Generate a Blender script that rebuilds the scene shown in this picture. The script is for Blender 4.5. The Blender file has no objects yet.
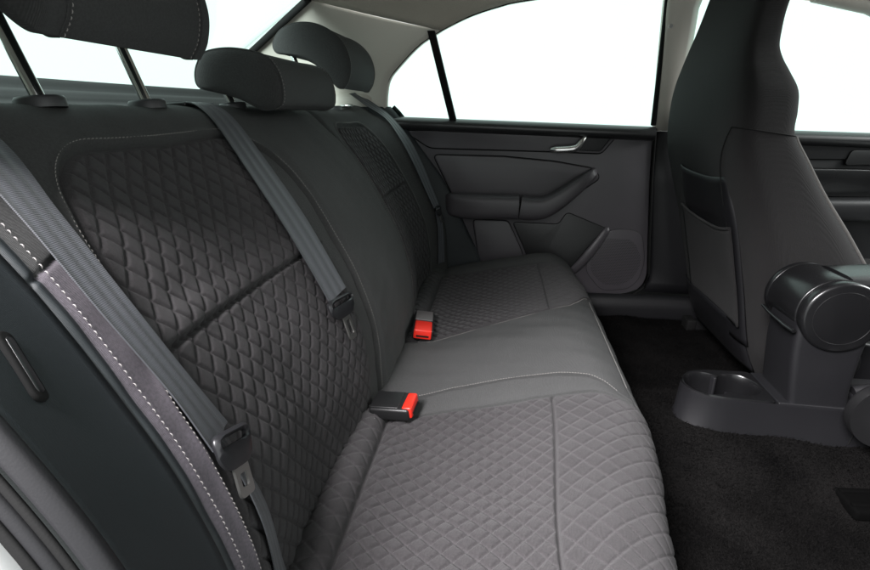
import bpy, bmesh, math, random
import numpy as np
from mathutils import Vector, Matrix

random.seed(4); np.random.seed(4)
SC = bpy.context.scene
COL = SC.collection
R = math.radians

# ---------------------------------------------------------------- camera
cam_d = bpy.data.cameras.new('camera'); cam = bpy.data.objects.new('camera', cam_d); COL.objects.link(cam)
cam_d.sensor_fit = 'HORIZONTAL'; cam_d.sensor_width = 36.0
cam_d.lens = 467.8/870*36.0
cam_d.shift_y = -24.0/870
cam_d.clip_start = .01; cam_d.clip_end = 200
YAW, PITCH = .1418, .3081
fwd = Vector((-math.sin(YAW)*math.cos(PITCH), math.cos(YAW)*math.cos(PITCH), -math.sin(PITCH)))
rgt = Vector((math.cos(YAW), math.sin(YAW), 0)); upv = rgt.cross(fwd)
cam.matrix_world = Matrix(((rgt.x, upv.x, -fwd.x, .2475), (rgt.y, upv.y, -fwd.y, -.914), (rgt.z, upv.z, -fwd.z, .8282), (0, 0, 0, 1)))
SC.camera = cam

# ---------------------------------------------------------------- light: bright white surroundings, two added area lamps outside the car
w = bpy.data.worlds.new('World'); SC.world = w; w.use_nodes = True
bg = w.node_tree.nodes['Background']
bg.inputs[0].default_value = (.935, 1, .985, 1); bg.inputs[1].default_value = 1.42
def area(name, loc, target, size, energy, color=(1, 1, 1)):
    d = bpy.data.lights.new(name, 'AREA'); d.shape = 'RECTANGLE'; d.size, d.size_y = size; d.energy = energy; d.color = color
    o = bpy.data.objects.new(name, d); COL.objects.link(o); o.location = loc
    o.rotation_euler = (Vector(target)-Vector(loc)).to_track_quat('-Z', 'Y').to_euler()
    return o
area('added_key_light', (-.39, -1.42, 1.78), (.42, -.22, .35), (.75, .75), 225, (1, .97, .99))  # added key lamp, aimed to brighten the cushion and spare the backrest
area('added_front_light', (3.0, .0, 1.9), (.2, -.1, .4), (1.2, .8), 75, (.97, 1, .99))  # added lamp standing in for light through the windscreen

SC.view_settings.view_transform = 'Standard'; SC.view_settings.look = 'None'
SC.view_settings.exposure = 0.0; SC.view_settings.gamma = 1.0
SC.cycles.max_bounces = 8; SC.cycles.transparent_max_bounces = 12

# ---------------------------------------------------------------- materials
def new_mat(name):
    m = bpy.data.materials.new(name); m.use_nodes = True
    nt = m.node_tree; return m, nt, nt.nodes['Principled BSDF']
def N(nt, t, **kw):
    n = nt.nodes.new(t)
    for k, v in kw.items(): setattr(n, k, v)
    return n
def fabric(name, col, thread=None, weave=2200., sheen=.25, rough=.80, var=.18, bump=.25, fine=0.35, spec=.35):
    m, nt, p = new_mat(name); L = nt.links.new
    tc = N(nt, 'ShaderNodeTexCoord')
    n1 = N(nt, 'ShaderNodeTexNoise'); n1.inputs['Scale'].default_value = 9.; n1.inputs['Detail'].default_value = 4.
    n2 = N(nt, 'ShaderNodeTexNoise'); n2.inputs['Scale'].default_value = 420.; n2.inputs['Detail'].default_value = 2.
    wv = N(nt, 'ShaderNodeTexWave'); wv.wave_type = 'BANDS'; wv.bands_direction = 'Z'; wv.inputs['Scale'].default_value = weave/6.; wv.inputs['Distortion'].default_value = 1.5
    wv2 = N(nt, 'ShaderNodeTexWave'); wv2.wave_type = 'BANDS'; wv2.bands_direction = 'Y'; wv2.inputs['Scale'].default_value = weave/6.; wv2.inputs['Distortion'].default_value = 1.5
    for n in (n1, n2, wv, wv2): L(tc.outputs['Object'], n.inputs['Vector'])
    def mp(src, lo, hi):
        r = N(nt, 'ShaderNodeMapRange'); r.inputs['To Min'].default_value = lo; r.inputs['To Max'].default_value = hi
        L(src, r.inputs['Value']); return r.outputs[0]
    mul = N(nt, 'ShaderNodeMath', operation='MULTIPLY'); L(mp(n1.outputs[0], 1-var, 1+var), mul.inputs[0]); L(mp(n2.outputs[0], 1-fine, 1+fine), mul.inputs[1])
    mixc = N(nt, 'ShaderNodeMix', data_type='RGBA'); mixc.inputs[6].default_value = (*col, 1); mixc.inputs[7].default_value = (*(thread or col), 1)
    at = N(nt, 'ShaderNodeAttribute'); at.attribute_name = 'thread'
    L(at.outputs['Fac'], mixc.inputs[0])
    vm = N(nt, 'ShaderNodeVectorMath', operation='SCALE'); L(mixc.outputs[2], vm.inputs[0]); L(mul.outputs[0], vm.inputs['Scale'])
    L(vm.outputs[0], p.inputs['Base Color'])
    p.inputs['Roughness'].default_value = rough; p.inputs['Specular IOR Level'].default_value = spec
    p.inputs['Sheen Weight'].default_value = sheen; p.inputs['Sheen Roughness'].default_value = .5
    add = N(nt, 'ShaderNodeMath', operation='ADD'); L(wv.outputs['Fac'], add.inputs[0]); L(wv2.outputs['Fac'], add.inputs[1])
    add2 = N(nt, 'ShaderNodeMath', operation='ADD'); L(add.outputs[0], add2.inputs[0]); L(n2.outputs[0], add2.inputs[1])
    b = N(nt, 'ShaderNodeBump'); b.inputs['Strength'].default_value = bump; b.inputs['Distance'].default_value = .0006
    L(add2.outputs[0], b.inputs['Height']); L(b.outputs[0], p.inputs['Normal'])
    return m
def plastic(name, col, rough=.45, grain=700., bump=.2, spec=.5, var=.15, dist=.0005):
    m, nt, p = new_mat(name); L = nt.links.new
    tc = N(nt, 'ShaderNodeTexCoord')
    n1 = N(nt, 'ShaderNodeTexNoise'); n1.inputs['Scale'].default_value = 6.; n1.inputs['Detail'].default_value = 5.
    n2 = N(nt, 'ShaderNodeTexVoronoi'); n2.inputs['Scale'].default_value = grain
    L(tc.outputs['Object'], n1.inputs['Vector']); L(tc.outputs['Object'], n2.inputs['Vector'])
    r = N(nt, 'ShaderNodeMapRange'); r.inputs['To Min'].default_value = 1-var; r.inputs['To Max'].default_value = 1+var; L(n1.outputs[0], r.inputs['Value'])
    vm = N(nt, 'ShaderNodeVectorMath', operation='SCALE'); vm.inputs[0].default_value = col; L(r.outputs[0], vm.inputs['Scale']); L(vm.outputs[0], p.inputs['Base Color'])
    r2 = N(nt, 'ShaderNodeMapRange'); r2.inputs['To Min'].default_value = max(.03, rough-.07); r2.inputs['To Max'].default_value = rough+.07; L(n1.outputs[0], r2.inputs['Value'])
    L(r2.outputs[0], p.inputs['Roughness']); p.inputs['Specular IOR Level'].default_value = spec
    if bump:
        b = N(nt, 'ShaderNodeBump'); b.inputs['Strength'].default_value = bump; b.inputs['Distance'].default_value = dist
        L(n2.outputs['Distance'], b.inputs['Height']); L(b.outputs[0], p.inputs['Normal'])
    return m
def metal(name, col, rough):
    m, nt, p = new_mat(name); L = nt.links.new
    p.inputs['Metallic'].default_value = 1.; p.inputs['Base Color'].default_value = (*col, 1)
    n1 = N(nt, 'ShaderNodeTexNoise'); n1.inputs['Scale'].default_value = 60.
    r2 = N(nt, 'ShaderNodeMapRange'); r2.inputs['To Min'].default_value = rough*.7; r2.inputs['To Max'].default_value = rough*1.3
    L(n1.outputs[0], r2.inputs['Value']); L(r2.outputs[0], p.inputs['Roughness'])
    return m
def glass_mat(name, tint):
    m, nt, p = new_mat(name); L = nt.links.new
    nt.nodes.remove(p); out = [n for n in nt.nodes if n.type == 'OUTPUT_MATERIAL'][0]
    tr = N(nt, 'ShaderNodeBsdfTransparent'); tr.inputs[0].default_value = (*tint, 1)
    gl = N(nt, 'ShaderNodeBsdfGlossy'); gl.inputs['Roughness'].default_value = .02; gl.inputs[0].default_value = (.9, 1, .97, 1)
    lw = N(nt, 'ShaderNodeLayerWeight'); lw.inputs[0].default_value = .5
    fr = N(nt, 'ShaderNodeMath', operation='POWER'); fr.inputs[1].default_value = 5.; L(lw.outputs['Facing'], fr.inputs[0])
    f2 = N(nt, 'ShaderNodeMath', operation='MULTIPLY_ADD'); f2.inputs[1].default_value = .35; f2.inputs[2].default_value = .03; L(fr.outputs[0], f2.inputs[0])
    mx = N(nt, 'ShaderNodeMixShader'); L(f2.outputs[0], mx.inputs[0]); L(tr.outputs[0], mx.inputs[1]); L(gl.outputs[0], mx.inputs[2])
    L(mx.outputs[0], out.inputs[0]); return m
def webbing(name, col, col2):
    m, nt, p = new_mat(name); L = nt.links.new
    at = N(nt, 'ShaderNodeAttribute'); at.attribute_name = 'thread'
    at2 = N(nt, 'ShaderNodeAttribute'); at2.attribute_name = 'along'
    mixc = N(nt, 'ShaderNodeMix', data_type='RGBA'); mixc.inputs[6].default_value = (*col, 1); mixc.inputs[7].default_value = (*col2, 1)
    L(at.outputs['Fac'], mixc.inputs[0]); L(mixc.outputs[2], p.inputs['Base Color'])
    w1 = N(nt, 'ShaderNodeMath', operation='MULTIPLY'); w1.inputs[1].default_value = 2*math.pi/.0016; L(at2.outputs['Fac'], w1.inputs[0])
    s1 = N(nt, 'ShaderNodeMath', operation='SINE'); L(w1.outputs[0], s1.inputs[0])
    n2 = N(nt, 'ShaderNodeTexNoise'); n2.inputs['Scale'].default_value = 700.
    ad = N(nt, 'ShaderNodeMath', operation='ADD'); L(s1.outputs[0], ad.inputs[0]); L(n2.outputs[0], ad.inputs[1])
    b = N(nt, 'ShaderNodeBump'); b.inputs['Strength'].default_value = .3; b.inputs['Distance'].default_value = .0004
    L(ad.outputs[0], b.inputs['Height']); L(b.outputs[0], p.inputs['Normal'])
    p.inputs['Roughness'].default_value = .5; p.inputs['Sheen Weight'].default_value = .1; p.inputs['Specular IOR Level'].default_value = .5
    return m

M = {}
M['quilt'] = fabric('quilted_cloth', (.0225, .0203, .0215), (.036, .0325, .0345), sheen=.06, fine=.5, bump=.5)
M['knit'] = fabric('plain_knit_cloth', (.0255, .0258, .0255), (.0255, .0258, .0255), weave=2600, sheen=.05, fine=.55, bump=.6)
M['knit_light'] = fabric('light_bolster_cloth', (.068, .061, .070), spec=.18, rough=.9, weave=2600, sheen=.06, fine=.45, bump=.5)
M['side_cloth'] = fabric('dark_side_vinyl', (.015, .0185, .0205), weave=2600, sheen=.0, rough=.5, fine=.2)
M['seat_cloth'] = fabric('front_seat_cloth', (.0085, .0078, .0080), spec=.22, weave=2600, sheen=.05, fine=.55, bump=.6)
M['thread'] = fabric('pale_thread', (.25, .235, .23), sheen=.1, bump=.1, var=.08)
M['thread_dim'] = fabric('grey_thread', (.19, .18, .17), sheen=.05, bump=.1, var=.08)
M['piping'] = fabric('grey_piping', (.10, .095, .09), sheen=.1, bump=.1)
M['belt'] = webbing('belt_webbing', (.034, .036, .041), (.064, .067, .077))
M['plastic'] = plastic('charcoal_plastic', (.0065, .0064, .0075), .50, spec=.35)
M['plastic_dk'] = plastic('black_plastic', (.008, .008, .0085), .40)
M['plastic_gloss'] = plastic('satin_black_plastic', (.006, .006, .0065), .27, bump=.05)
M['rubber'] = plastic('black_rubber', (.0045, .0045, .0045), .8, bump=.1, spec=.2)
M['blade'] = metal('blade_steel', (.46, .45, .43), .32)
M['recess_shade'] = plastic('painted_recess_shade', (.0010, .0010, .0010), .9, bump=0, spec=.05)  # near-black colour paints the shade inside the floor vent
M['sleeve'] = plastic('grey_sleeve_plastic', (.035, .035, .037), .45, bump=.05)
M['tongue'] = plastic('grey_black_tongue_plastic', (.012, .012, .0135), .33, bump=.03)
M['vinyl'] = plastic('soft_door_vinyl', (.058, .053, .059), .43, grain=420, bump=.25)
M['grey_plastic'] = plastic('grey_trim_plastic', (.008, .0078, .0090), .55, bump=.08, spec=.35)
M['sill_vinyl'] = plastic('window_sill_vinyl', (.022, .022, .023), .33, grain=420, bump=.08)
M['chrome'] = metal('chrome', (.78, .78, .77), .12)
M['satin_metal'] = metal('satin_silver', (.82, .81, .80), .28)
M['red'] = plastic('red_button_plastic', (.62, .022, .012), .35, bump=0, var=.05)
M['buckle_top'] = plastic('grey_buckle_plastic', (.10, .09, .09), .4, bump=0)
M['liner'] = fabric('headliner_cloth', (.39, .355, .305), spec=.2, rough=.9, weave=1800, sheen=.1, var=.05, fine=.12, bump=.3)
M['pillar'] = plastic('light_pillar_plastic', (.49, .46, .41), .6, grain=500, bump=.15, var=.04)
M['white'] = plastic('white_car_paint', (.80, .80, .80), .15, bump=0, var=.02)
M['glass'] = glass_mat('green_tinted_glass', (.895, .985, .962))

# ---------------------------------------------------------------- mesh helpers
def tag(o, label=None, cat=None, group=None, kind=None):
    if label: o['label'] = label
    if cat: o['category'] = cat
    if group: o['group'] = group
    if kind: o['kind'] = kind
    return o
def thing(name, label, cat, loc=(0, 0, 0), group=None):
    o = bpy.data.objects.new(name, None); COL.objects.link(o); o.location = loc; o.empty_display_size = .05
    return tag(o, label, cat, group)
def link(name, me, mat, parent=None):
    o = bpy.data.objects.new(name, me); COL.objects.link(o)
    if mat is not None and not me.materials: me.materials.append(mat)
    if parent is not None:
        o.parent = parent
        pos = Vector((0, 0, 0)); p = parent
        while p is not None: pos += p.location; p = p.parent
        me.transform(Matrix.Translation(-pos))
    return o
def raw(name, V, F, mat, parent=None, smooth=True, attrs=None, normals=None):
    me = bpy.data.meshes.new(name)
    V = np.asarray(V, np.float32)
    if isinstance(F, np.ndarray):
        k = F.shape[1]
        me.vertices.add(len(V)); me.vertices.foreach_set('co', V.ravel())
        me.loops.add(F.size); me.loops.foreach_set('vertex_index', F.astype(np.int32).ravel())
        me.polygons.add(len(F)); me.polygons.foreach_set('loop_start', np.arange(0, F.size, k, dtype=np.int32))
        me.update(calc_edges=True)
    else:
        me.from_pydata([tuple(map(float, v)) for v in V], [], F)
    me.validate()
    me.polygons.foreach_set('use_smooth', np.full(len(me.polygons), smooth))
    for k, a in (attrs or {}).items():
        at = me.attributes.new(k, 'FLOAT', 'POINT'); at.data.foreach_set('value', np.asarray(a, np.float32).ravel())
    if normals is not None: me.normals_split_custom_set_from_vertices([tuple(map(float, n)) for n in normals])
    me.update()
    return link(name, me, mat, parent)
def bm_obj(name, bm, mat, parent=None, smooth=True, angle=35):
    bmesh.ops.recalc_face_normals(bm, faces=bm.faces)
    me = bpy.data.meshes.new(name); bm.to_mesh(me); bm.free()
    me.polygons.foreach_set('use_smooth', np.full(len(me.polygons), smooth))
    if smooth: me.set_sharp_from_angle(angle=R(angle))
    return link(name, me, mat, parent)
def rounded(pts, r, n=5):
    """2-D polygon with its corners rounded (r a number or one per corner)"""
    out = []; m = len(pts)
    for i in range(m):
        p0, p1, p2 = (np.array(pts[(i+k) % m], float) for k in (-1, 0, 1))
        rr = r[i] if hasattr(r, '__len__') else r
        a, b = p0-p1, p2-p1; la, lb = np.linalg.norm(a), np.linalg.norm(b)
        d = min(rr, la*.45, lb*.45)
        if d < 1e-5: out.append(tuple(p1)); continue
        s, e = p1+a/la*d, p1+b/lb*d
        for t in np.linspace(0, 1, n): out.append(tuple((1-t)**2*s+2*t*(1-t)*p1+t*t*e))
    return out
def prism(name, pts, lo, hi, mat, parent=None, axis='y', bev=.004, seg=3, angle=35, tf=None, ends='lo'):
    """polygon extruded along an axis from lo (the visible face) to hi, visible rim bevelled"""
    f = {'y': lambda a, b, c: (a, c, b), 'x': lambda a, b, c: (c, a, b), 'z': lambda a, b, c: (a, b, c)}[axis]
    bm = bmesh.new()
    v0 = [bm.verts.new(f(a, b, lo)) for a, b in pts]; v1 = [bm.verts.new(f(a, b, hi)) for a, b in pts]
    n = len(pts); f0 = bm.faces.new(v0); f1 = bm.faces.new(v1[::-1])
    for i in range(n): bm.faces.new((v0[i], v1[i], v1[(i+1) % n], v0[(i+1) % n]))
    bmesh.ops.recalc_face_normals(bm, faces=bm.faces)
    if bev:
        es = list(f0.edges)+(list(f1.edges) if ends == 'both' else [])
        bmesh.ops.bevel(bm, geom=es, offset=bev, segments=seg, affect='EDGES', profile=.5, clamp_overlap=True)
    if tf is not None: bmesh.ops.transform(bm, matrix=tf, verts=bm.verts)
    return bm_obj(name, bm, mat, parent, angle=angle)
def box(name, size, tf, mat, parent=None, bev=.003, seg=3):
    bm = bmesh.new(); bmesh.ops.create_cube(bm, size=1.)
    bmesh.ops.scale(bm, vec=size, verts=bm.verts)
    if bev: bmesh.ops.bevel(bm, geom=list(bm.edges), offset=bev, segments=seg, affect='EDGES', profile=.5, clamp_overlap=True)
    bmesh.ops.transform(bm, matrix=tf, verts=bm.verts)
    return bm_obj(name, bm, mat, parent)
def frame(origin, xdir, zdir):
    x = Vector(xdir).normalized(); z = Vector(zdir); z = (z-x*z.dot(x)).normalized(); y = z.cross(x)
    return Matrix(((x.x, y.x, z.x, origin[0]), (x.y, y.y, z.y, origin[1]), (x.z, y.z, z.z, origin[2]), (0, 0, 0, 1)))
def grid_faces(nu, nv, closed_v=False):
    i = np.arange(nu-1)[:, None]; j = np.arange(nv if closed_v else nv-1)[None, :]
    a = i*nv+j; b = i*nv+(j+1) % nv; c = (i+1)*nv+(j+1) % nv; d = (i+1)*nv+j
    return np.stack([a, b, c, d], -1).reshape(-1, 4)
def tube(name, pts, r, mat, parent=None, n=12, caps=True, flat=1., up=(0, 0, 1)):
    P = np.array(pts, float); T = np.gradient(P, axis=0); T /= np.linalg.norm(T, axis=1)[:, None]+1e-12
    U = np.array(up, float); rr = np.broadcast_to(np.asarray(r, float), (len(P),))
    ang = np.linspace(0, 2*np.pi, n, endpoint=False); V = []
    for p, t, q in zip(P, T, rr):
        a = np.cross(t, U); a /= np.linalg.norm(a)+1e-12; b = np.cross(a, t)
        V.append(p+q*(np.cos(ang)[:, None]*a+flat*np.sin(ang)[:, None]*b))
    V = np.vstack(V); F = [tuple(f) for f in grid_faces(len(P), n, True)]
    if caps: F += [tuple(range(n))[::-1], tuple(range((len(P)-1)*n, len(P)*n))]
    me = bpy.data.meshes.new(name); me.from_pydata([tuple(v) for v in V], [], F)
    bm = bmesh.new(); bm.from_mesh(me); bpy.data.meshes.remove(me)
    return bm_obj(name, bm, mat, parent, angle=50)
def loft(name, rings, mat, parent=None, caps=True, closed=True, angle=60):
    rings = np.array(rings, float); k, n, _ = rings.shape
    F = [tuple(f) for f in grid_faces(k, n, closed)]
    if caps: F += [tuple(range(n))[::-1], tuple(range((k-1)*n, k*n))]
    bm = bmesh.new(); vs = [bm.verts.new(v) for v in rings.reshape(-1, 3)]
    for f in F:
        try: bm.faces.new([vs[i] for i in f])
        except ValueError: pass
    return bm_obj(name, bm, mat, parent, angle=angle)
def sheet(name, rows, mat, parent=None, thick=.004):
    """open surface through rows of points, given a thickness"""
    rows = np.array(rows, float); k, n, _ = rows.shape
    F = grid_faces(k, n)
    o = raw(name, rows.reshape(-1, 3), F, mat, parent)
    md = o.modifiers.new('thickness', 'SOLIDIFY'); md.thickness = thick; md.offset = 0
    return o
def stitches(name, P, Nn, parent, ln=.0055, gap=.0035, wd=.0012, mat=None):
    """a row of single thread stitches along a path"""
    P = np.array(P, float); Nn = np.array(Nn, float)
    d = np.r_[0, np.cumsum(np.linalg.norm(P[1:]-P[:-1], axis=1))]
    V, F = [], []; s = 0.
    at = lambda t: (np.array([np.interp(t, d, P[:, k]) for k in range(3)]), np.array([np.interp(t, d, Nn[:, k]) for k in range(3)]))
    while s+ln < d[-1]:
        a, na = at(s); b, nb = at(s+ln); mid, nm = at(s+ln/2)
        t = b-a; t /= np.linalg.norm(t)+1e-12; nm /= np.linalg.norm(nm)+1e-12; q = np.cross(nm, t)
        t = t+q*random.uniform(-.06, .06)
        o = len(V)
        for c, wv, hh in ((a, .35, -.0006), (a*.75+b*.25, 1, .0006), (a*.25+b*.75, 1, .0006), (b, .35, -.0006)):
            V += [c-q*wd*.5*wv+nm*(hh-.0004), c+nm*(hh+.0003), c+q*wd*.5*wv+nm*(hh-.0004)]
        for i in range(3):
            for j in range(2): F.append((o+3*i+j, o+3*i+j+1, o+3*i+j+4, o+3*i+j+3))
        s += ln+gap*random.uniform(.85, 1.15)
    o = raw(name, V, F, M[mat or 'thread_dim'], parent); o['kind'] = 'stuff'
    return o
# ---- seat surface mathematics -------------------------------------------------
def catmull(pts, n=24):
    P = np.array(pts, float)
    P = np.vstack([2*P[0]-P[1], P, 2*P[-1]-P[-2]])
    out = []
    for i in range(1, len(P)-2):
        t = np.linspace(0, 1, n, endpoint=False)[:, None]
        p0, p1, p2, p3 = P[i-1], P[i], P[i+1], P[i+2]
        out.append(.5*((2*p1)+(-p0+p2)*t+(2*p0-5*p1+4*p2-p3)*t**2+(-p0+3*p1-3*p2+p3)*t**3))
    out.append(P[-2][None, :])
    return np.vstack(out)

class Profile:
    def __init__(self, pts):
        c = catmull(pts, 30)
        d = np.r_[0, np.cumsum(np.hypot(*(c[1:]-c[:-1]).T))]
        self.c, self.d, self.L = c, d, d[-1]
    def at(self, s):
        x = np.interp(s, self.d, self.c[:, 0]); z = np.interp(s, self.d, self.c[:, 1])
        e = .004
        dx = np.interp(s+e, self.d, self.c[:, 0])-np.interp(s-e, self.d, self.c[:, 0])
        dz = np.interp(s+e, self.d, self.c[:, 1])-np.interp(s-e, self.d, self.c[:, 1])
        l = np.hypot(dx, dz)+1e-9
        return x, z, dx/l, dz/l
    def s_of(self, k, v):           # arc length where coordinate k (0 x, 1 z) first passes v
        c = self.c[:, k]
        i = np.argmax((c[:-1]-v)*(c[1:]-v) <= 0)
        f = (v-c[i])/(c[i+1]-c[i]+1e-12)
        return self.d[i]+f*(self.d[i+1]-self.d[i])

def sstep(a, b, x):
    t = np.clip((x-a)/(b-a), 0, 1); return t*t*(3-2*t)
def gauss(d, w): return np.exp(-(d/w)**2)

BACK = Profile([(.032,.19),(.03,.27),(.028,.34),(.026,.402),(.015,.47),(-.012,.55),(-.047,.62),(-.090,.695),(-.136,.757),
                (-.172,.797),(-.203,.826),(-.237,.838),(-.285,.836),(-.318,.815)])
CUSH = Profile([(-.03,.18),(-.025,.25),(.005,.295),(.04,.309),(.075,.306),(.11,.307),(.15,.315),(.25,.336),(.34,.354),(.41,.3635),(.455,.360),
                (.494,.340),(.516,.305),(.521,.26),(.510,.20),(.492,.14)])
SB_TOP = BACK.s_of(1, .796); SB_MID = BACK.s_of(1, .621); SB_END = BACK.s_of(1, .815)
def back_h(y, s):
    a = np.abs(y)
    fade = 1-sstep(SB_TOP-.06, SB_TOP+.05, s)
    h = np.where(y < 0, .016*sstep(.56, .615, a), .040*sstep(.535, .632, a))*(.25+.75*fade)
    h = h-.020*gauss(a-.40, .13)*(.15+.85*fade)*sstep(.02, .16, s)
    return h
def back_pt(y, s, off=0., rel=0.):
    x, z, tx, tz = BACK.at(s)
    h = back_h(y, s)+off
    return x+tz*h, y+0*s, z-tx*h
def cush_h(y, s):
    x = np.interp(s, CUSH.d, CUSH.c[:, 0]); a = np.abs(y)
    mid = sstep(.08, .16, x)*(1-sstep(.36, .50, x))
    h = -.012*gauss(a-.36, .13)*mid + .016*sstep(.50, .60, a)*sstep(.03, .14, x)*(1-sstep(.42, .52, x))
    side = sstep(.15, .20, np.where(y < 0, a-.015, a+.0))
    h = h+side*(.015*gauss(s-CUSH.s_of(0, .032), .030)-.010*gauss(s-CUSH.s_of(0, .066), .013))
    return h
def cush_pt(y, s, off=0.):
    x, z, tx, tz = CUSH.at(s)
    h = cush_h(y, s)+off
    c = np.where(y < 0, .045*sstep(.18, .50, -y), .016*sstep(.40, .62, y))*sstep(.22, .50, x)
    return x-tz*h-c, y+0*s, z+tx*h
# ---- end of seat surface mathematics ------------------------------------------
# ---------------------------------------------------------------- seat fields: dense surfaces cut into their sewn panels
def edge_map(u, lo, hi, r, wall):
    """u runs past the edges: a rounded corner then a side wall; returns y and offset"""
    y = np.clip(u, lo+r, hi-r); off = np.zeros_like(u)
    for sgn, e in ((-1, lo), (1, hi)):
        q = sgn*(u-(e-sgn*r)); m = q > 0
        a = np.minimum(q, r*np.pi/2)/r
        y = np.where(m, e-sgn*r+sgn*r*np.sin(a), y)
        off = np.where(m, -(r-r*np.cos(a))-np.maximum(q-r*np.pi/2, 0), off)
    return y, off
def u_axis(lo, hi, r, wall, step):
    ext = r*(np.pi/2-1)+wall
    return np.r_[np.linspace(lo-ext, lo-.004, 14), np.arange(lo, hi+step/2, step), np.linspace(hi+.004, hi+ext, 14)]
def field(fn, us, ss, lo, hi, r, wall, disp, regions):
    """returns list of (vertices, faces, normals, thread) for each region id"""
    y, off = edge_map(us, lo, hi, r, wall)
    Yg, Sg = np.meshgrid(y, ss, indexing='ij'); Og = np.repeat(off[:, None], len(ss), 1)
    d, th = disp(Yg, Sg)
    flat = Og > -.5*r
    X, Y, Z = fn(Yg, Sg, Og+np.where(flat, d, 0)); P = np.stack([X, Y, Z], -1)
    du = np.gradient(P, axis=0); dv = np.gradient(P, axis=1); nn = np.cross(du, dv); nn /= np.linalg.norm(nn, axis=-1)[..., None]+1e-12
    F = grid_faces(len(us), len(ss))
    yc = .25*(Yg[:-1, :-1]+Yg[1:, :-1]+Yg[:-1, 1:]+Yg[1:, 1:]).ravel(); sc = .25*(Sg[:-1, :-1]+Sg[1:, :-1]+Sg[:-1, 1:]+Sg[1:, 1:]).ravel()
    rid = regions(yc, sc); out = {}
    Pv, Nv, Tv = P.reshape(-1, 3), nn.reshape(-1, 3), th.ravel()
    for k in np.unique(rid):
        f = F[rid == k]; idx, inv = np.unique(f, return_inverse=True)
        out[int(k)] = (Pv[idx], inv.reshape(-1, 4), Nv[idx], Tv[idx])
    return out
def quilt(y, s, hy, hs, H, y0=0., s0=0.):
    a = .5*((y-y0)/hy+(s-s0)/hs); b = .5*((y-y0)/hy-(s-s0)/hs)
    da = np.abs(a-np.round(a)); db = np.abs(b-np.round(b))          # 0 on a seam, .5 mid-pad
    L = 2*hy*hs/np.hypot(hy, hs)                                    # distance between parallel seams
    p = np.sqrt(np.clip(4*da*(1-da)*4*db*(1-db), 0, 1))
    m = np.minimum(da, db)*L
    hgt = H*(.34*p+.66*(1-gauss(m, .0019)))
    return hgt, gauss(m, .0010)
def rr_sdf(y, s, yc, hw, top, rad):
    qx = np.abs(y-yc)-hw+rad; qy = (s-top)+rad
    return np.hypot(np.maximum(qx, 0), np.maximum(qy, 0))+np.minimum(np.maximum(qx, qy), 0)-rad
def back_path(ys_ss, off):
    P = [back_pt(np.float64(a), np.float64(b), off) for a, b in ys_ss]
    x = [BACK.at(b) for _, b in ys_ss]
    return [tuple(map(float, p)) for p in P], [(float(q[3]), 0, float(-q[2])) for q in x]
def cush_path(ys_ss, off):
    P = [cush_pt(np.float64(a), np.float64(b), off) for a, b in ys_ss]
    x = [CUSH.at(b) for _, b in ys_ss]
    return [tuple(map(float, p)) for p in P], [(-float(q[3]), 0, float(q[2])) for q in x]
HYB, HSB = .0133, .0187
STEP = .0015

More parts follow.
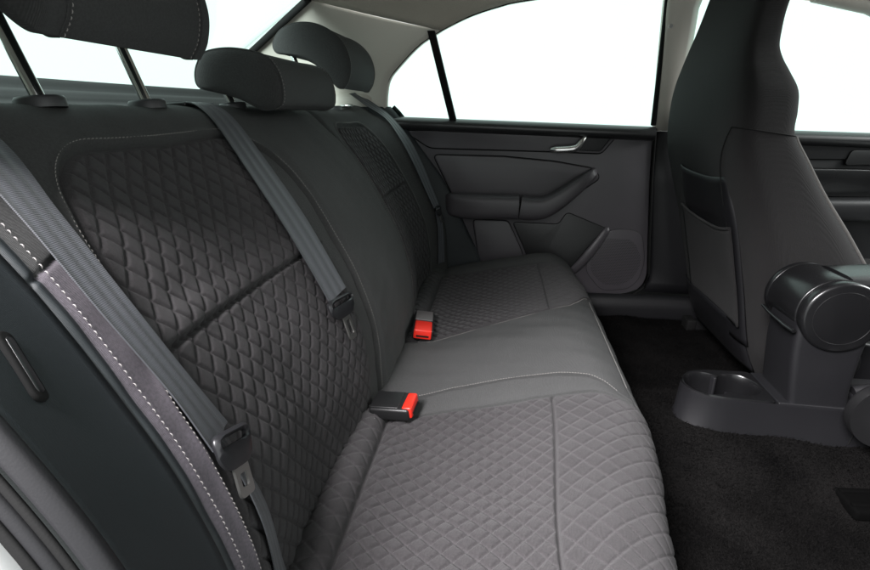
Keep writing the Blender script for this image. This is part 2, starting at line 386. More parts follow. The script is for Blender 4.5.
def make_backrest(label, lo, hi, near):
    T = thing('split_bench', label, 'car seat', (0, (lo+hi)/2, .2), 'rear seat backrests')
    if near: oc, ohw, orad, qlo, qhi = (-.605-.140)/2, (.605-.140)/2, .115, -9., -.192
    else: oc, ohw, orad, qlo, qhi = (.228+.535)/2, (.535-.228)/2, .075, -9., 9.
    SEAM = BACK.s_of(1, .711)
    def warp(y, s):        # the outline narrows toward the top on its outer side
        if not near: return y
        return y-.058*sstep(.40, .60, s)*np.clip((oc-y)/ohw, 0, 1)
    def unwarp(y, s):
        if not near: return y
        q = y
        for _ in range(12): q = y+.058*float(sstep(.40, .60, np.float64(s)))*min(max((oc-q)/ohw, 0), 1)
        return q
    def disp(y, s):
        sd = rr_sdf(warp(y, s), s, oc, ohw, SB_TOP+.004, orad)
        d = -.0065*gauss(sd, .0032)-.0030*sstep(.001, -.004, sd)+.0022*gauss(sd-.0065, .004)
        inq = (sd < -.004) & (y > qlo) & (y < qhi)
        q, t = quilt(y, s, HYB, HSB, .0041 if near else .0062, oc, SB_TOP)
        fade = sstep(-.004, -.010, sd)*sstep(qhi+.001, qhi-.005, y)
        d = d+np.where(inq, q*fade, 0)
        th = np.where(inq, t*fade, 0)*(.40 if near else .8)
        d = d-np.where(sd < -.003, .0085*gauss(s-SB_MID, .0034)-.004*sstep(.030, .0, np.abs(s-SB_MID-.016)), 0)*sstep(qhi+.012, qhi, y)
        if near:
            d = d-.003*gauss(y-qhi, .003)*(s < SB_TOP)
            d = d+.007*sstep(-.135, -.110, y)*sstep(.01, .1, s)*(1-sstep(SB_TOP-.1, SB_TOP+.03, s))
            d = d-.0032*gauss(y+.634, .0035)*(s < SB_TOP+.09)
            d = d-.0028*gauss((s-SEAM)-(y+.62)*.4, .0030)*(y < -.607)
        # slack cloth: slow ripples
        d = d+.0013*np.sin(y*37+s*21)*np.sin(s*29-y*13)+.0006*np.sin(y*83-s*47)*np.sin(s*71+y*29)
        return d, th
    def regions(y, s):
        sd = rr_sdf(warp(y, s), s, oc, ohw, SB_TOP+.004, orad)
        r = np.zeros(len(y), int)
        inq = (sd < 0) & (y < qhi)
        r[inq & (s > SB_MID)] = 1; r[inq & (s <= SB_MID)] = 2
        if near:
            r[(sd < 0) & (y >= qhi)] = 3
            r[(sd >= 0) & (y > -.15) & (s < SB_TOP+.05)] = 4
            r[(sd >= 0) & (y < -.607) & (s < SB_TOP+.09) & (s-SEAM > (y+.62)*.4)] = 5
            r[(sd >= 0) & (y < -.607) & (s-SEAM <= (y+.62)*.4)] = 6
            r[(y < -.6345) & (s < SB_TOP+.09)] = 7
        else:
            r[(sd >= 0) & (y > .53) & (s < SB_TOP)] = 5
        return r
    us = u_axis(lo, hi, .016, .09, STEP); ss = np.arange(0, BACK.L, STEP)
    parts = field(back_pt, us, ss, lo, hi, .016, .09, disp, regions)
    nm = {0: ('cover', 'knit'), 1: ('quilted_panel', 'quilt'), 2: ('quilted_panel', 'quilt'), 3: ('inner_strip', 'knit'), 4: ('centre_panel', 'knit'),
          5: ('side_bolster', 'knit'), 6: ('side_bolster', 'knit_light'), 7: ('bolster_edge', 'side_cloth')}
    for k, (v, f, n, t) in parts.items():
        raw(nm[k][0], v, f[:, ::-1], M[nm[k][1]], T, attrs={'thread': t}, normals=n)
    # outline thread round the quilted area
    def outline(dist, s_from, left=True, right=True):
        hw, top, rad = ohw+dist, SB_TOP+.004+dist, orad+dist
        p = []
        if left: p += [(oc-hw, s) for s in np.arange(s_from, top-rad, .006)]
        p += [(oc-hw+rad-rad*np.cos(a), top-rad+rad*np.sin(a)) for a in np.linspace(0, np.pi/2, 24)]
        p += [(y, top) for y in np.arange(oc-hw+rad+.006, oc+hw-rad, .006)]
        p += [(oc+hw-rad+rad*np.sin(a), top-rad+rad*np.cos(a)) for a in np.linspace(0, np.pi/2, 24)]
        if right: p += [(oc+hw, s) for s in np.arange(top-rad, s_from, -.006)]
        return p
    stitches('stitching', *back_path([(unwarp(a, b), b) for a, b in outline(.0075, .12)], .0024), T, ln=.0034, gap=.0020, wd=.0008)
    if near:
        stitches('stitching', *back_path([(-.6300, s) for s in np.arange(.10, SB_TOP+.08, .006)], .0012), T, ln=.0038, gap=.0024, wd=.0008, mat='thread')
    return T
back_near = make_backrest('wide charcoal backrest section with quilted cloth and a plain centre, nearest the camera', -.648, .193, True)
back_far = make_backrest('narrow charcoal quilted backrest section beside the far door', .199, .660, False)
def sleeve(y, parent):
    bx, bz = -.243, .838
    n = Vector((-.12, 0, 1)).normalized(); ax = frame((bx, y, bz-.002), (1, 0, .1), n)
    prof = [(.0240, -.004), (.0240, .0050), (.0222, .0078), (.012, .0088), (.0095, .0078), (.0085, .003)]
    rings = [[tuple(ax @ Vector((r*math.cos(a)*1.0, r*math.sin(a)*.92, h))) for a in np.linspace(0, 2*np.pi, 32, endpoint=False)] for r, h in prof]
    return loft('headrest_guide', rings, M['sleeve'], parent, caps=True)
PS, SCN = .0789, .3732
for y in (-SCN-PS, -SCN+PS, -PS, PS): sleeve(y, back_near)
for y in (SCN-PS, SCN+PS): sleeve(y, back_far)
box('belt_slot_bezel', (.05, .075, .006), frame((-.262, -.185, .839), (1, 0, .05), (0, 0, 1)), M['plastic_dk'], back_near, .002)
box('release_handle', (.03, .05, .010), frame((-.235, .545, .846), (1, 0, .1), (0, 0, 1)), M['satin_metal'], back_far, .004)
box('release_handle', (.035, .06, .012), frame((-.222, -.60, .838), (1, 0, .1), (0, 0, 1)), M['plastic'], back_near, .004)

# ---------------------------------------------------------------- cushion
def make_cushion():
    T = thing('rear_seat_cushion', 'long charcoal bench cushion, quilted at both ends with a plain centre', 'car seat', (.25, 0, .16))
    lo, hi = -.655, .645
    s_of = lambda x: CUSH.s_of(0, x)
    yN = lambda s: np.interp(s, [.18, .214, .289, .387, .50, .554, .577, .60, .66, .9], [-.158, -.154, -.134, -.120, -.114, -.122, -.138, -.165, -.18, -.18])
    yQ = lambda s: np.interp(s, [.15, .207, .298, .422, .545, .60, .9], [-.216, -.214, -.202, -.192, -.172, -.180, -.185])
    yF = lambda s: np.interp(s, [.15, .205, .335, .483, .56, .585, .609, .64, .9], [.065, .078, .128, .182, .220, .255, .300, .335, .335])
    sFn, sFf = s_of(.350), s_of(.380)
    sCr = s_of(.064)
    nose = s_of(.494)
    def zones(y, s):
        near = yQ(s)-y; far = np.minimum(y-yF(s), .545-y)
        return near, far
    def disp(y, s):
        nz, fz = zones(y, s)
        flat = 1-.60*sstep(s_of(.20), s_of(.36), s)
        q, t = quilt(y, s, .0128, .0156, .0054, 0., .1)
        q2, t2 = quilt(y, s, .0158, .0192, .0046, .01, .1); q3, t3 = quilt(y, s, .0150, .0175, .0030, .0, .1)
        fr = (s > np.where(y < 0, sFn, sFf)); ro = s < sCr
        q = np.where(fr, q2, np.where(ro, q3, q)); t = np.where(fr, t2, np.where(ro, t3, t))
        k_ = np.minimum(sstep(.002, .007, np.abs(s-np.where(y < 0, sFn, sFf))), sstep(.001, .005, np.abs(s-sCr))); q = q*k_; t = t*k_
        d = q*flat*np.maximum(sstep(.002, .010, nz), sstep(.002, .010, fz))
        th = t*np.maximum(sstep(.002, .008, nz), sstep(.002, .008, fz))
        d = d-.0022*gauss(nz, .0035)-.003*gauss(y-yF(s), .003)-.003*gauss(y-yN(s), .0028)*(s > .15)
        d = d-np.where(nz > 0, .0050*gauss(s-sFn, .0024), 0)-np.where(fz > 0, .0042*gauss(s-sFf, .0024), 0)
        d = d-.0025*gauss(y-.545, .004)
        d = d-np.where((nz < 0) & (y < yF(s)), .0028*gauss(s-nose, .003), 0)
        d = d-np.where((nz > 0) | (fz > 0), .004*gauss(s-sCr, .004), 0)
        d = d+.0016*np.sin(y*31+s*17)*np.sin(s*23-y*19)+.0007*np.sin(y*77-s*41)*np.sin(s*67+y*31)
        d = d+.004*gauss(y-.02, .10)*sstep(.2, .3, s)*(1-sstep(.5, .6, s))
        return d, th*.9
    def regions(y, s):
        nz, fz = zones(y, s); r = np.zeros(len(y), int)
        r[(nz > 0) & (s > sFn)] = 1; r[(nz > 0) & (s <= sFn) & (s > sCr)] = 2; r[(nz > 0) & (s <= sCr)] = 3
        r[(fz > 0) & (s > sFf)] = 4; r[(fz > 0) & (s <= sFf) & (s > sCr)] = 5; r[(fz > 0) & (s <= sCr)] = 6
        r[y >= .545] = 7
        r[(nz <= 0) & (y < yN(s))] = 8
        r[(nz <= 0) & (y < yF(s)) & (s > nose)] = 9
        return r
    us = u_axis(lo, hi, .022, .08, .0016); ss = np.arange(0, CUSH.L, .0016)
    parts = field(cush_pt, us, ss, lo, hi, .022, .08, disp, regions)
    nm = {0: ('centre_panel', 'knit'), 7: ('side_strip', 'knit'), 8: ('divider_strip', 'knit'), 9: ('front_apron', 'knit')}
    for k, (v, f, n, t) in parts.items():
        a, b = nm.get(k, ('quilted_panel' if k not in (3, 6) else 'rear_roll', 'quilt'))
        raw(a, v, f, M[b], T, attrs={'thread': t}, normals=-n)
    S1 = np.arange(.19, nose-.03, .006)
    stitches('stitching', *cush_path([(float(yN(s))+.0045, s) for s in S1], .0008), T, ln=.0034, gap=.0016, wd=.0011)
    stitches('stitching', *cush_path([(float(yF(s))-.0045, s) for s in np.arange(.19, nose, .005)], .0008), T, ln=.0034, gap=.0016, wd=.0013)
    stitches('stitching', *cush_path([(y, nose-.004) for y in np.arange(-.12, .30, .006)], .0008), T, ln=.0034, gap=.0016, wd=.0011)
    return T
cushion = make_cushion()

# ---------------------------------------------------------------- head restraints
def make_headrest(label, yc, half, prof, post_top, seam=.94, group='rear head restraints'):
    """prof: closed (x, z) outline; pad rounded toward its two ends"""
    bx, bz = -.243, .838
    yc0 = math.copysign(SCN, yc) if abs(yc) > .1 else 0.
    T = thing('head_restraint', label, 'head restraint', (bx, yc, bz), group)
    c = catmull(prof+[prof[0]], 10)[:-1]; cen = c.mean(0)
    st, ys = [], []
    for u in np.r_[np.linspace(-1, -.93, 9), np.linspace(-.86, .86, 17), np.linspace(.93, 1, 9)]:
        a = abs(u); k = 1.-(max(a-.93, 0)/.07)**2.2*.12
        st.append(k); ys.append(yc+half*u)
    rings = [[(cen[0]+(p[0]-cen[0])*k, y, cen[1]+(p[1]-cen[1])*k) for p in c] for k, y in zip(st, ys)]
    # domed ends
    def dome(base_y, sgn):
        out = []
        for t in np.linspace(.15, 1, 9):
            k = .88*math.sqrt(max(0, 1-t*t))*.55+.88*(1-t)*.45 if t < 1 else .02
            out.append([(cen[0]+(p[0]-cen[0])*max(k, .02), base_y+sgn*.006*math.sin(t*np.pi/2), cen[1]+(p[1]-cen[1])*max(k, .02)) for p in c])
        return out
    rings = dome(ys[0], -1)[::-1]+rings+dome(ys[-1], 1)
    loft('pad', rings, M['knit'], T)
    for sgn in (-1, 1):
        k, y = 1.0, yc+sgn*half*seam
        pth = [(cen[0]+(p[0]-cen[0])*k, y, cen[1]+(p[1]-cen[1])*k) for p in np.vstack([c, c[:1]])]
        nrm = np.array(pth)-np.array([cen[0], y, cen[1]]); nrm[:, 1] = 0
        tube('seam', pth, .0016, M['knit'], T, n=6, caps=False, up=(0, 1, 0))
        pth2 = [(a, b-sgn*.0045, z) for a, b, z in pth]
        stitches('stitching', np.array(pth2)+nrm/np.linalg.norm(nrm, axis=1)[:, None]*.0004, nrm, T, ln=.0036, gap=.0022, wd=.0012)
    for sgn in (-1, 1):
        y = yc0+sgn*PS
        top = Vector(post_top)
        post = tube('post', [(bx-.001, y, bz-.03), (bx, y, bz), ((bx+top.x)/2, y, (bz+top.y)/2), (top.x, y, top.y)], .0068, M['chrome'], T, n=20)
        if sgn > 0 and group:
            q = (Vector((bx, bz))+(top-Vector((bx, bz)))*.62)
            tube('notch', [(q.x+.002, y-.004, q.y-.004), (q.x, y-.004, q.y+.004)], .0052, M['satin_metal'], post, n=10)
    return T
hi_prof = [(-.150, .884), (-.136, .905), (-.130, .94), (-.142, .98), (-.172, 1.012), (-.215, 1.031), (-.262, 1.033), (-.303, 1.018), (-.324, .990), (-.318, .969),
           (-.290, .963), (-.252, .955), (-.220, .941), (-.196, .921), (-.178, .899), (-.164, .886)]
make_headrest('charcoal head restraint raised on chrome posts above the nearest seat', -.412, .118, [(x, z+.009) for x, z in hi_prof], (-.285, .965), .80)
make_headrest('charcoal head restraint raised above the seat beside the far door', .385, .118, hi_prof, (-.285, .965))
mid_prof = [(-.138, .834), (-.124, .844), (-.122, .872), (-.131, .900), (-.152, .919), (-.205, .9290), (-.252, .924), (-.270, .906), (-.277, .885), (-.272, .869),
            (-.245, .862), (-.218, .856), (-.194, .848), (-.174, .838), (-.157, .832)]
make_headrest('low charcoal head restraint lowered onto the middle seat', 0.0, .133, mid_prof, (-.262, .888), .955)
# ---------------------------------------------------------------- seat belts
def ribbon(name, A, B, mat, parent, thick=.0013, n=21, samples=90, crown=.0):
    """woven strap between two edge lines"""
    A, B = catmull(A, 16), catmull(B, 16)
    def rs(P):
        d = np.r_[0, np.cumsum(np.linalg.norm(P[1:]-P[:-1], axis=1))]; t = np.linspace(0, d[-1], samples)
        return np.stack([np.interp(t, d, P[:, k]) for k in range(3)], -1), t
    A, t = rs(A); B, _ = rs(B)
    k = np.linspace(0, 1, n)
    P = A[:, None, :]*(1-k)[None, :, None]+B[:, None, :]*k[None, :, None]
    du = np.gradient(P, axis=0); dv = np.gradient(P, axis=1); nn = np.cross(du, dv); nn /= np.linalg.norm(nn, axis=-1)[..., None]+1e-12
    if nn[..., 0].mean() < 0: nn = -nn
    prof = .0005*np.cos(k*2*np.pi*3)+crown*np.sin(k*np.pi)
    P = P+nn*prof[None, :, None]
    stripe = np.repeat((.5-.5*np.cos(k*2*np.pi*3))[None, :], samples, 0)
    along = np.repeat(t[:, None], n, 1)
    V = np.vstack([(P+nn*thick/2).reshape(-1, 3), (P-nn*thick/2).reshape(-1, 3)])
    F = grid_faces(samples, n); m = samples*n
    rim = []
    for i in range(samples-1):
        for j in (0, n-1):
            a, b = i*n+j, (i+1)*n+j; rim.append((a, b, b+m, a+m))
    for j in range(n-1):
        for i in (0, samples-1):
            a, b = i*n+j, i*n+j+1; rim.append((a, b, b+m, a+m))
    F = [tuple(f) for f in F]+[tuple(f[::-1]) for f in F+m]+rim
    o = raw(name, V, F, mat, parent, attrs={'thread': np.r_[stripe.ravel(), stripe.ravel()], 'along': np.r_[along.ravel(), along.ravel()]})
    bm = bmesh.new(); bm.from_mesh(o.data); bmesh.ops.recalc_face_normals(bm, faces=bm.faces); bm.to_mesh(o.data); bm.free()
    o.data.set_sharp_from_angle(angle=R(50))
    return o
def bp(y, s, off=.006): return tuple(float(c) for c in back_pt(np.float64(y), np.float64(s), off))
def tongue(parent, origin, across, normal, wide=.066, blade=(.024, .036)):
    """plastic T grip with its slot bar and the pierced metal blade; local y runs down the belt"""
    tf = frame(origin, across, normal)
    dn = -1.
    t = tf
    # grip: rounded ring round the webbing
    hw, hh = wide/2, .012
    ring = rounded([(-hw, hh), (hw, hh), (hw*.92, -hh), (hw*.55, -hh-.010), (-hw*.55, -hh-.010), (-hw*.92, -hh)], .009, 6)
    hole = rounded([(-hw+.008, hh-.0055), (hw-.008, hh-.0055), (hw-.010, -.001), (-hw+.010, -.001)], .0025, 6)
    bm = bmesh.new(); n = len(ring)
    def lay(pts, z): return [bm.verts.new((a, b, z)) for a, b in pts]
    m = len(hole); th = .0042
    # resample hole to the ring's count by angle
    def by_angle(pts, k, c):
        P = np.array(pts+[pts[0]]); d = np.r_[0, np.cumsum(np.linalg.norm(P[1:]-P[:-1], axis=1))]
        q = np.linspace(0, d[-1], 400); X = np.interp(q, d, P[:, 0]); Y = np.interp(q, d, P[:, 1])
        an = np.unwrap(np.arctan2(Y-c[1], X-c[0])); o = np.argsort(an); an, X, Y = an[o], X[o], Y[o]
        g = np.linspace(an[0], an[0]+2*np.pi, k, endpoint=False)
        return [(np.interp(v, an, X), np.interp(v, an, Y)) for v in g], an[0]
    cc = (0, (hh-.0055-.001)/2); K = 48
    ro, _ = by_angle(ring, K, cc); ho, _ = by_angle(hole, K, cc)
    # both start at about the same corner; align by angle
    a0 = math.atan2(ro[0][1]-cc[1], ro[0][0]-cc[0]); k0 = min(range(K), key=lambda i: abs(math.remainder(math.atan2(ho[i][1]-cc[1], ho[i][0]-cc[0])-a0, 2*math.pi)))
    ho = ho[k0:]+ho[:k0]
    mid = [((a*.55+c*.45), (b*.55+d*.45)) for (a, b), (c, d) in zip(ro, ho)]
    loops = [lay(ho, -th*.5), lay(ho, th*.5), lay(mid, th), lay(ro, th*.35), lay(ro, -th*.35), lay(mid, -th)]
    for q in range(6):
        A, B = loops[q], loops[(q+1) % 6]
        for i in range(K): bm.faces.new((A[i], A[(i+1) % K], B[(i+1) % K], B[i]))
    bmesh.ops.transform(bm, matrix=t, verts=bm.verts)
    g = bm_obj('tongue', bm, M['tongue'], parent, angle=60)
    bw, bl = blade
    outer = rounded([(-bw/2, -hh-.004), (bw/2, -hh-.004), (bw/2, -hh-bl), (-bw/2, -hh-bl)], [0, 0, .005, .005], 5)
    inner = rounded([(-bw/2+.006, -hh-.016), (bw/2-.006, -hh-.016), (bw/2-.006, -hh-bl+.008), (-bw/2+.006, -hh-bl+.008)], .002, 5)
    c2 = (0, -hh-.016-(bl-.024)/2); ro, _ = by_angle(outer, K, c2); ho, _ = by_angle(inner, K, c2)
    a0 = math.atan2(ro[0][1]-c2[1], ro[0][0]-c2[0]); k0 = min(range(K), key=lambda i: abs(math.remainder(math.atan2(ho[i][1]-c2[1], ho[i][0]-c2[0])-a0, 2*math.pi))); ho = ho[k0:]+ho[:k0]
    bm = bmesh.new(); lp = []
    for pts, z in ((ho, -.0012), (ho, .0012), (ro, .0012), (ro, -.0012)): lp.append([bm.verts.new((a, b, z)) for a, b in pts])
    for q in range(4):
        A, B = lp[q], lp[(q+1) % 4]
        for i in range(K): bm.faces.new((A[i], A[(i+1) % K], B[(i+1) % K], B[i]))
    bmesh.ops.transform(bm, matrix=t, verts=bm.verts)
    bm_obj('blade', bm, M['blade'], g, angle=30)
    return g
def belt_edges(rows):
    """rows: (y1, y2, s, off1, off2)"""
    return [bp(a, s, o1) for a, b, s, o1, o2 in rows], [bp(b, s, o2) for a, b, s, o1, o2 in rows]
b1 = thing('seat_belt', 'blue-grey striped seat belt hanging across the nearest backrest bolster', 'seat belt', bp(-.60, .36), 'rear seat belts')
A, B = belt_edges([(-.572, -.622, .30, .004, .004), (-.570, -.618, .36, .012, .014), (-.584, -.621, .42, .012, .014), (-.592, -.627, .50, .012, .013), (-.586, -.626, .585, .012, .013), (-.572, -.620, .665, .014, .016)])
A += [(-.262, -.565, .875), (-.315, -.590, .925)]; B += [(-.232, -.628, .878), (-.30, -.640, .93)]
ribbon('webbing', A[1:], B[1:], M['belt'], b1, samples=130)
A, B = belt_edges([(-.583, -.608, .362, .010, .013), (-.567, -.596, .32, .003, .010), (-.556, -.590, .25, .002, .008), (-.546, -.582, .15, .002, .006), (-.532, -.570, .06, .002, .004)])
ribbon('lap_webbing', A, B, M['belt'], b1)
q = BACK.at(.36); tongue(b1, bp(-.5935, .352, .020), (-.05, 1, -.42), (q[3], .10, -q[2]), wide=.060)
b2 = thing('seat_belt', 'dark grey seat belt lying down the backrest between the nearest and middle seats', 'seat belt', bp(-.24, .36), 'rear seat belts')
A, B = belt_edges([(-.278, -.212, .362, .012, .010), (-.279, -.214, .42, .012, .010), (-.276, -.212, .50, .011, .010), (-.262, -.202, .60, .009, .008), (-.240, -.182, .68, .006, .006), (-.222, -.170, .722, .004, .004), (-.214, -.168, .750, .004, .004), (-.212, -.168, .772, .003, .003)])
ribbon('webbing', A, B, M['belt'], b2)
q = BACK.at(.35); tongue(b2, bp(-.248, .348, .012), (.07, 1, -.16), (q[3], -.05, -q[2]), wide=.094, blade=(.026, .048))
b3 = thing('seat_belt', 'seat belt running down beside the far door trim', 'seat belt', bp(.60, .34), 'rear seat belts')
A, B = belt_edges([(.585, .612, .33, .012, .012), (.584, .616, .40, .010, .010), (.590, .628, .48, .010, .012), (.597, .640, .56, .010, .014), (.615, .652, .64, .010, .018)])
A += [(-.200, .627, .850), (-.255, .640, .885)]; B += [(-.175, .660, .852), (-.24, .672, .89)]
ribbon('webbing', A, B, M['belt'], b3)
A, B = belt_edges([(.588, .610, .325, .011, .012), (.580, .602, .26, .010, .010), (.572, .600, .15, .008, .008)])
ribbon('lap_webbing', A, B, M['belt'], b3)
q = BACK.at(.33); tongue(b3, bp(.600, .322, .013), (.08, 1, .1), (q[3], 0, -q[2]), wide=.05)

def buckle(label, origin, fw, up, size, group, top='plastic_dk', red_frac=.3):
    L, W, H = size
    T = thing('seat_belt_buckle', label, 'buckle', origin, group)
    tf = frame(origin, fw, up)
    def pl(n, s, c, m, par, bev=.004): return box(n, s, tf @ Matrix.Translation(c), M[m], par, bev)
    h = pl('housing', (L, W, H), (0, 0, 0), 'plastic_dk', T, .005)
    pl('top_plate', (L*(1-red_frac)-.004, W*.86, .004), (-L*red_frac/2, 0, H/2), top, h, .0015)
    rb = pl('release_button', (L*red_frac, W*.84, H*.92), (L/2-L*red_frac/2+.004, 0, .003), 'red', T, .0035)
    pl('slot', (.002, W*.6, .004), (L/2+.0045, 0, -.001), 'rubber', rb, .0005)
    return T
buckle('black buckle with red button beside the quilted nearest seat', (.072, -.212, .327), (1, -.10, .10), (-.05, -.05, 1), (.074, .054, .024), 'rear seat buckles', red_frac=.24)
buckle('red buckle with grey top plate beside the far quilted seat', (.070, .128, .325), (.12, -1, .04), (.12, 0, 1), (.120, .050, .026), 'rear seat buckles', top='buckle_top', red_frac=.48)
tube('buckle_anchor', [(.05, -.262, .312), (.045, -.248, .320), (.038, -.235, .316)], .005, M['satin_metal'], None, n=10)
tag(bpy.data.objects['buckle_anchor'], 'small pale metal loop beside the nearest black buckle', 'anchor')

# ---------------------------------------------------------------- far rear door
door = thing('rear_door', 'dark moulded rear door with armrest and chrome handle across the bench', 'car door', (.3, .70, .2))
YW = lambda z: .69-(z-.8)*.32
dpan = [(-.122, .800), (.712, .770), (.722, .62), (.742, .42), (.756, .29), (.742, .245), (.70, .224), (.607, .206), (.30, .195), (.21, .24), (.150, .331), (.085, .545), (-.046, .730)]
prism('panel', rounded(dpan, [.0, .004, .05, .05, .03, .03, .03, .03, .03, .03, .03, .05, .04]), .695, .745, M['vinyl'], door, bev=.008)
# belt-line roll
rings = []
for t in np.linspace(0, 1, 30):
    x = -.128+t*.842; z = .811-t*.030
    rings.append([(x, .698+.034*math.cos(a), z-.018+.022*math.sin(a)) for a in np.linspace(0, 2*np.pi, 36, endpoint=False)])
loft('window_sill', rings, M['sill_vinyl'], door)
def overlay(name, pts, y, mat, parent, gap=.0028, bev=.003, r=.01, raise_=.007):
    pr = rounded(pts, r)
    c = np.mean(pr, 0); big = []
    n = len(pr)
    for i in range(n):
        a, b = np.array(pr[i-1]), np.array(pr[(i+1) % n]); t = b-a; t /= np.linalg.norm(t)+1e-9; nn = np.array([t[1], -t[0]])
        big.append(tuple(np.array(pr[i])+nn*gap))
    area2 = sum(pr[i-1][0]*pr[i][1]-pr[i][0]*pr[i-1][1] for i in range(n))
    if area2 < 0: big = [tuple(2*np.array(p)-np.array(b)) for p, b in zip(pr, big)]
    o = prism(name, pr, y-raise_, y+.004, mat, parent, bev=bev)
    prism('shadow_gap', big, y-.0015, y+.003, M['rubber'], o, bev=0)  # black sheet behind the panel paints the shaded gap round its edge
    return o
up = overlay('upper_trim', [(-.084, .768), (.616, .777), (.560, .702), (.382, .707), (.0, .714)], .695, M['vinyl'], door, r=[.006, .012, .012, .02, .02], gap=.0045, raise_=.009)
overlay('inset_panel', [(.012, .690), (.25, .687), (.417, .673), (.542, .652), (.566, .622), (.43, .52), (.33, .535), (.085, .545)], .695, M['vinyl'], door, r=[.02, .0, .02, .02, .02, .02, .02, .02], raise_=.006, gap=.0034)
# handle bowl and lever
hb = prism('handle_bowl', rounded([(.374, .758), (.400, .768), (.500, .770), (.514, .757), (.470, .716), (.445, .706), (.385, .706)], .012), .6865, .692, M['plastic_dk'], door, bev=.002)
hp = [(.398, .672, .713), (.43, .668, .7135), (.462, .668, .716), (.480, .669, .722), (.494, .673, .740), (.506, .680, .756)]
lever = tube('handle_lever', catmull(hp, 8), np.interp(np.linspace(0, 1, 41), [0, .1, .5, .8, 1], [.007, .0115, .0115, .009, .005]), M['satin_metal'], door, n=14, flat=1.0, up=(0, 1, 0))
overlay('handle_tail', [(.520, .768), (.600, .771), (.556, .708), (.475, .711)], .6875, M['plastic'], door, r=.008, raise_=.002, gap=.001, bev=.001)
# armrest: shelf on the left, grip rising to the right
def arm(name, st, mat, parent, caps=True):
    st = np.array(st, float); t = np.linspace(0, 1, len(st)); tt = np.linspace(0, 1, 40)
    S = catmull(st, 8); rings = []
    for x, z, hh, d in S:
        ring = []
        for a in np.linspace(0, 2*np.pi, 28, endpoint=False):
            ca, sa = math.cos(a), math.sin(a)
            ring.append((x, .700-d*max(0., .5+.5*math.copysign(abs(ca)**.55, ca))*1.0, z+hh*math.copysign(abs(sa)**.6, sa)))
        rings.append(ring)
    return loft(name, rings, mat, parent, caps=caps)
arm('armrest', [(.058, .530, .030, .030), (.085, .525, .040, .052), (.16, .522, .042, .066), (.24, .524, .041, .070), (.306, .525, .041, .070)], M['vinyl'], door)
def grip(name, pts, mat, parent):
    S = catmull(pts, 10); rings = []
    T = np.gradient(S[:, :2], axis=0); T /= np.linalg.norm(T, axis=1)[:, None]
    for (x, z, hh, d), (tx, tz) in zip(S, T):
        ring = []
        for a in np.linspace(0, 2*np.pi, 28, endpoint=False):
            ca, sa = math.cos(a), math.sin(a); o = hh*math.copysign(abs(sa)**.6, sa)
            ring.append((x-tz*o, .700-d*(.5+.5*math.copysign(abs(ca)**.55, ca)), z+tx*o))
        rings.append(ring)
    return loft(name, rings, mat, parent)
grip('door_pull', [(.311, .524, .040, .069), (.345, .521, .039, .069), (.385, .525, .036, .068), (.425, .545, .031, .066), (.470, .580, .026, .062), (.510, .615, .021, .052), (.540, .640, .015, .034), (.552, .649, .008, .012)], M['vinyl'], door)
# map pocket and speaker
overlay('lower_panel', [(.152, .470), (.275, .470), (.330, .352), (.345, .232), (.24, .235), (.175, .335)], .695, M['vinyl'], door, r=.015, raise_=.004, gap=.002)
overlay('map_pocket', [(.290, .465), (.445, .462), (.470, .505), (.605, .452), (.612, .440), (.515, .300), (.46, .235), (.36, .232), (.343, .355)], .695, M['plastic_dk'], door, r=.014, raise_=.002, gap=.002, bev=.001)  # flat sheet, the shade of the pocket recess put into its dark colour
bh = catmull([(.612, .700, .456), (.600, .690, .440), (.570, .684, .392), (.540, .684, .345), (.512, .690, .305), (.50, .702, .288)], 8)
tube('bottle_holder', bh, np.interp(np.linspace(0, 1, 41), [0, .15, .5, .85, 1], [.006, .012, .016, .014, .006]), M['vinyl'], door, n=20, flat=.55, up=(0, 1, 0))
sp = overlay('speaker_grille', [(.560, .400), (.622, .452), (.690, .452), (.722, .435), (.742, .345), (.730, .275), (.700, .240), (.610, .228), (.548, .30)], .695, M['vinyl'], door, r=.026, raise_=.002, gap=.0005, bev=.0015)
gv, gf = [], []
for i in range(40):
    for j in range(40):
        x = .565+i*.0044+(j % 2)*.0022; z = .245+j*.0044
        if ((x-.645)/.082)**2+((z-.338)/.088)**2 < 1:
            o = len(gv); gv += [(x+.0012*math.cos(a), .6926, z+.0012*math.sin(a)) for a in np.linspace(0, 2*np.pi, 6, endpoint=False)]; gf.append(tuple(range(o, o+6)))
o = raw('grille_holes', gv, gf, M['rubber'], sp, smooth=False); o['kind'] = 'stuff'
# window glass, divider bar, seals
WE = [(-.150, YW(.826), .826), (-.142, .664, .881), (-.128, .650, .926), (-.098, .639, .960), (-.024, .619, 1.023), (.045, .607, 1.061), (.135, .595, 1.097), (.220, .588, 1.119), (.276, .585, 1.129), (.42, .580, 1.141), (.56, .581, 1.139), (.668, .585, 1.128)]
wc = catmull(WE, 8)
gp = [(p[0], p[2]) for p in wc]+[(.712, .775), (.2, .79), (-.14, .80)]
bm = bmesh.new(); vs = [bm.verts.new((a, YW(b)+.006, b)) for a, b in gp]; bm.faces.new(vs)
ex = bmesh.ops.extrude_face_region(bm, geom=list(bm.faces)); bmesh.ops.translate(bm, vec=(0, .004, 0), verts=[v for v in ex['geom'] if isinstance(v, bmesh.types.BMVert)])
bm_obj('window', bm, M['glass'], door)
tube('window_seal', [(p[0], p[1]+.004, p[2]) for p in wc], .0045, M['rubber'], door, n=10)
tube('window_seal', [(.672, .588, 1.125), (.690, .637, .96), (.708, .690, .79)], .008, M['rubber'], door, n=10)
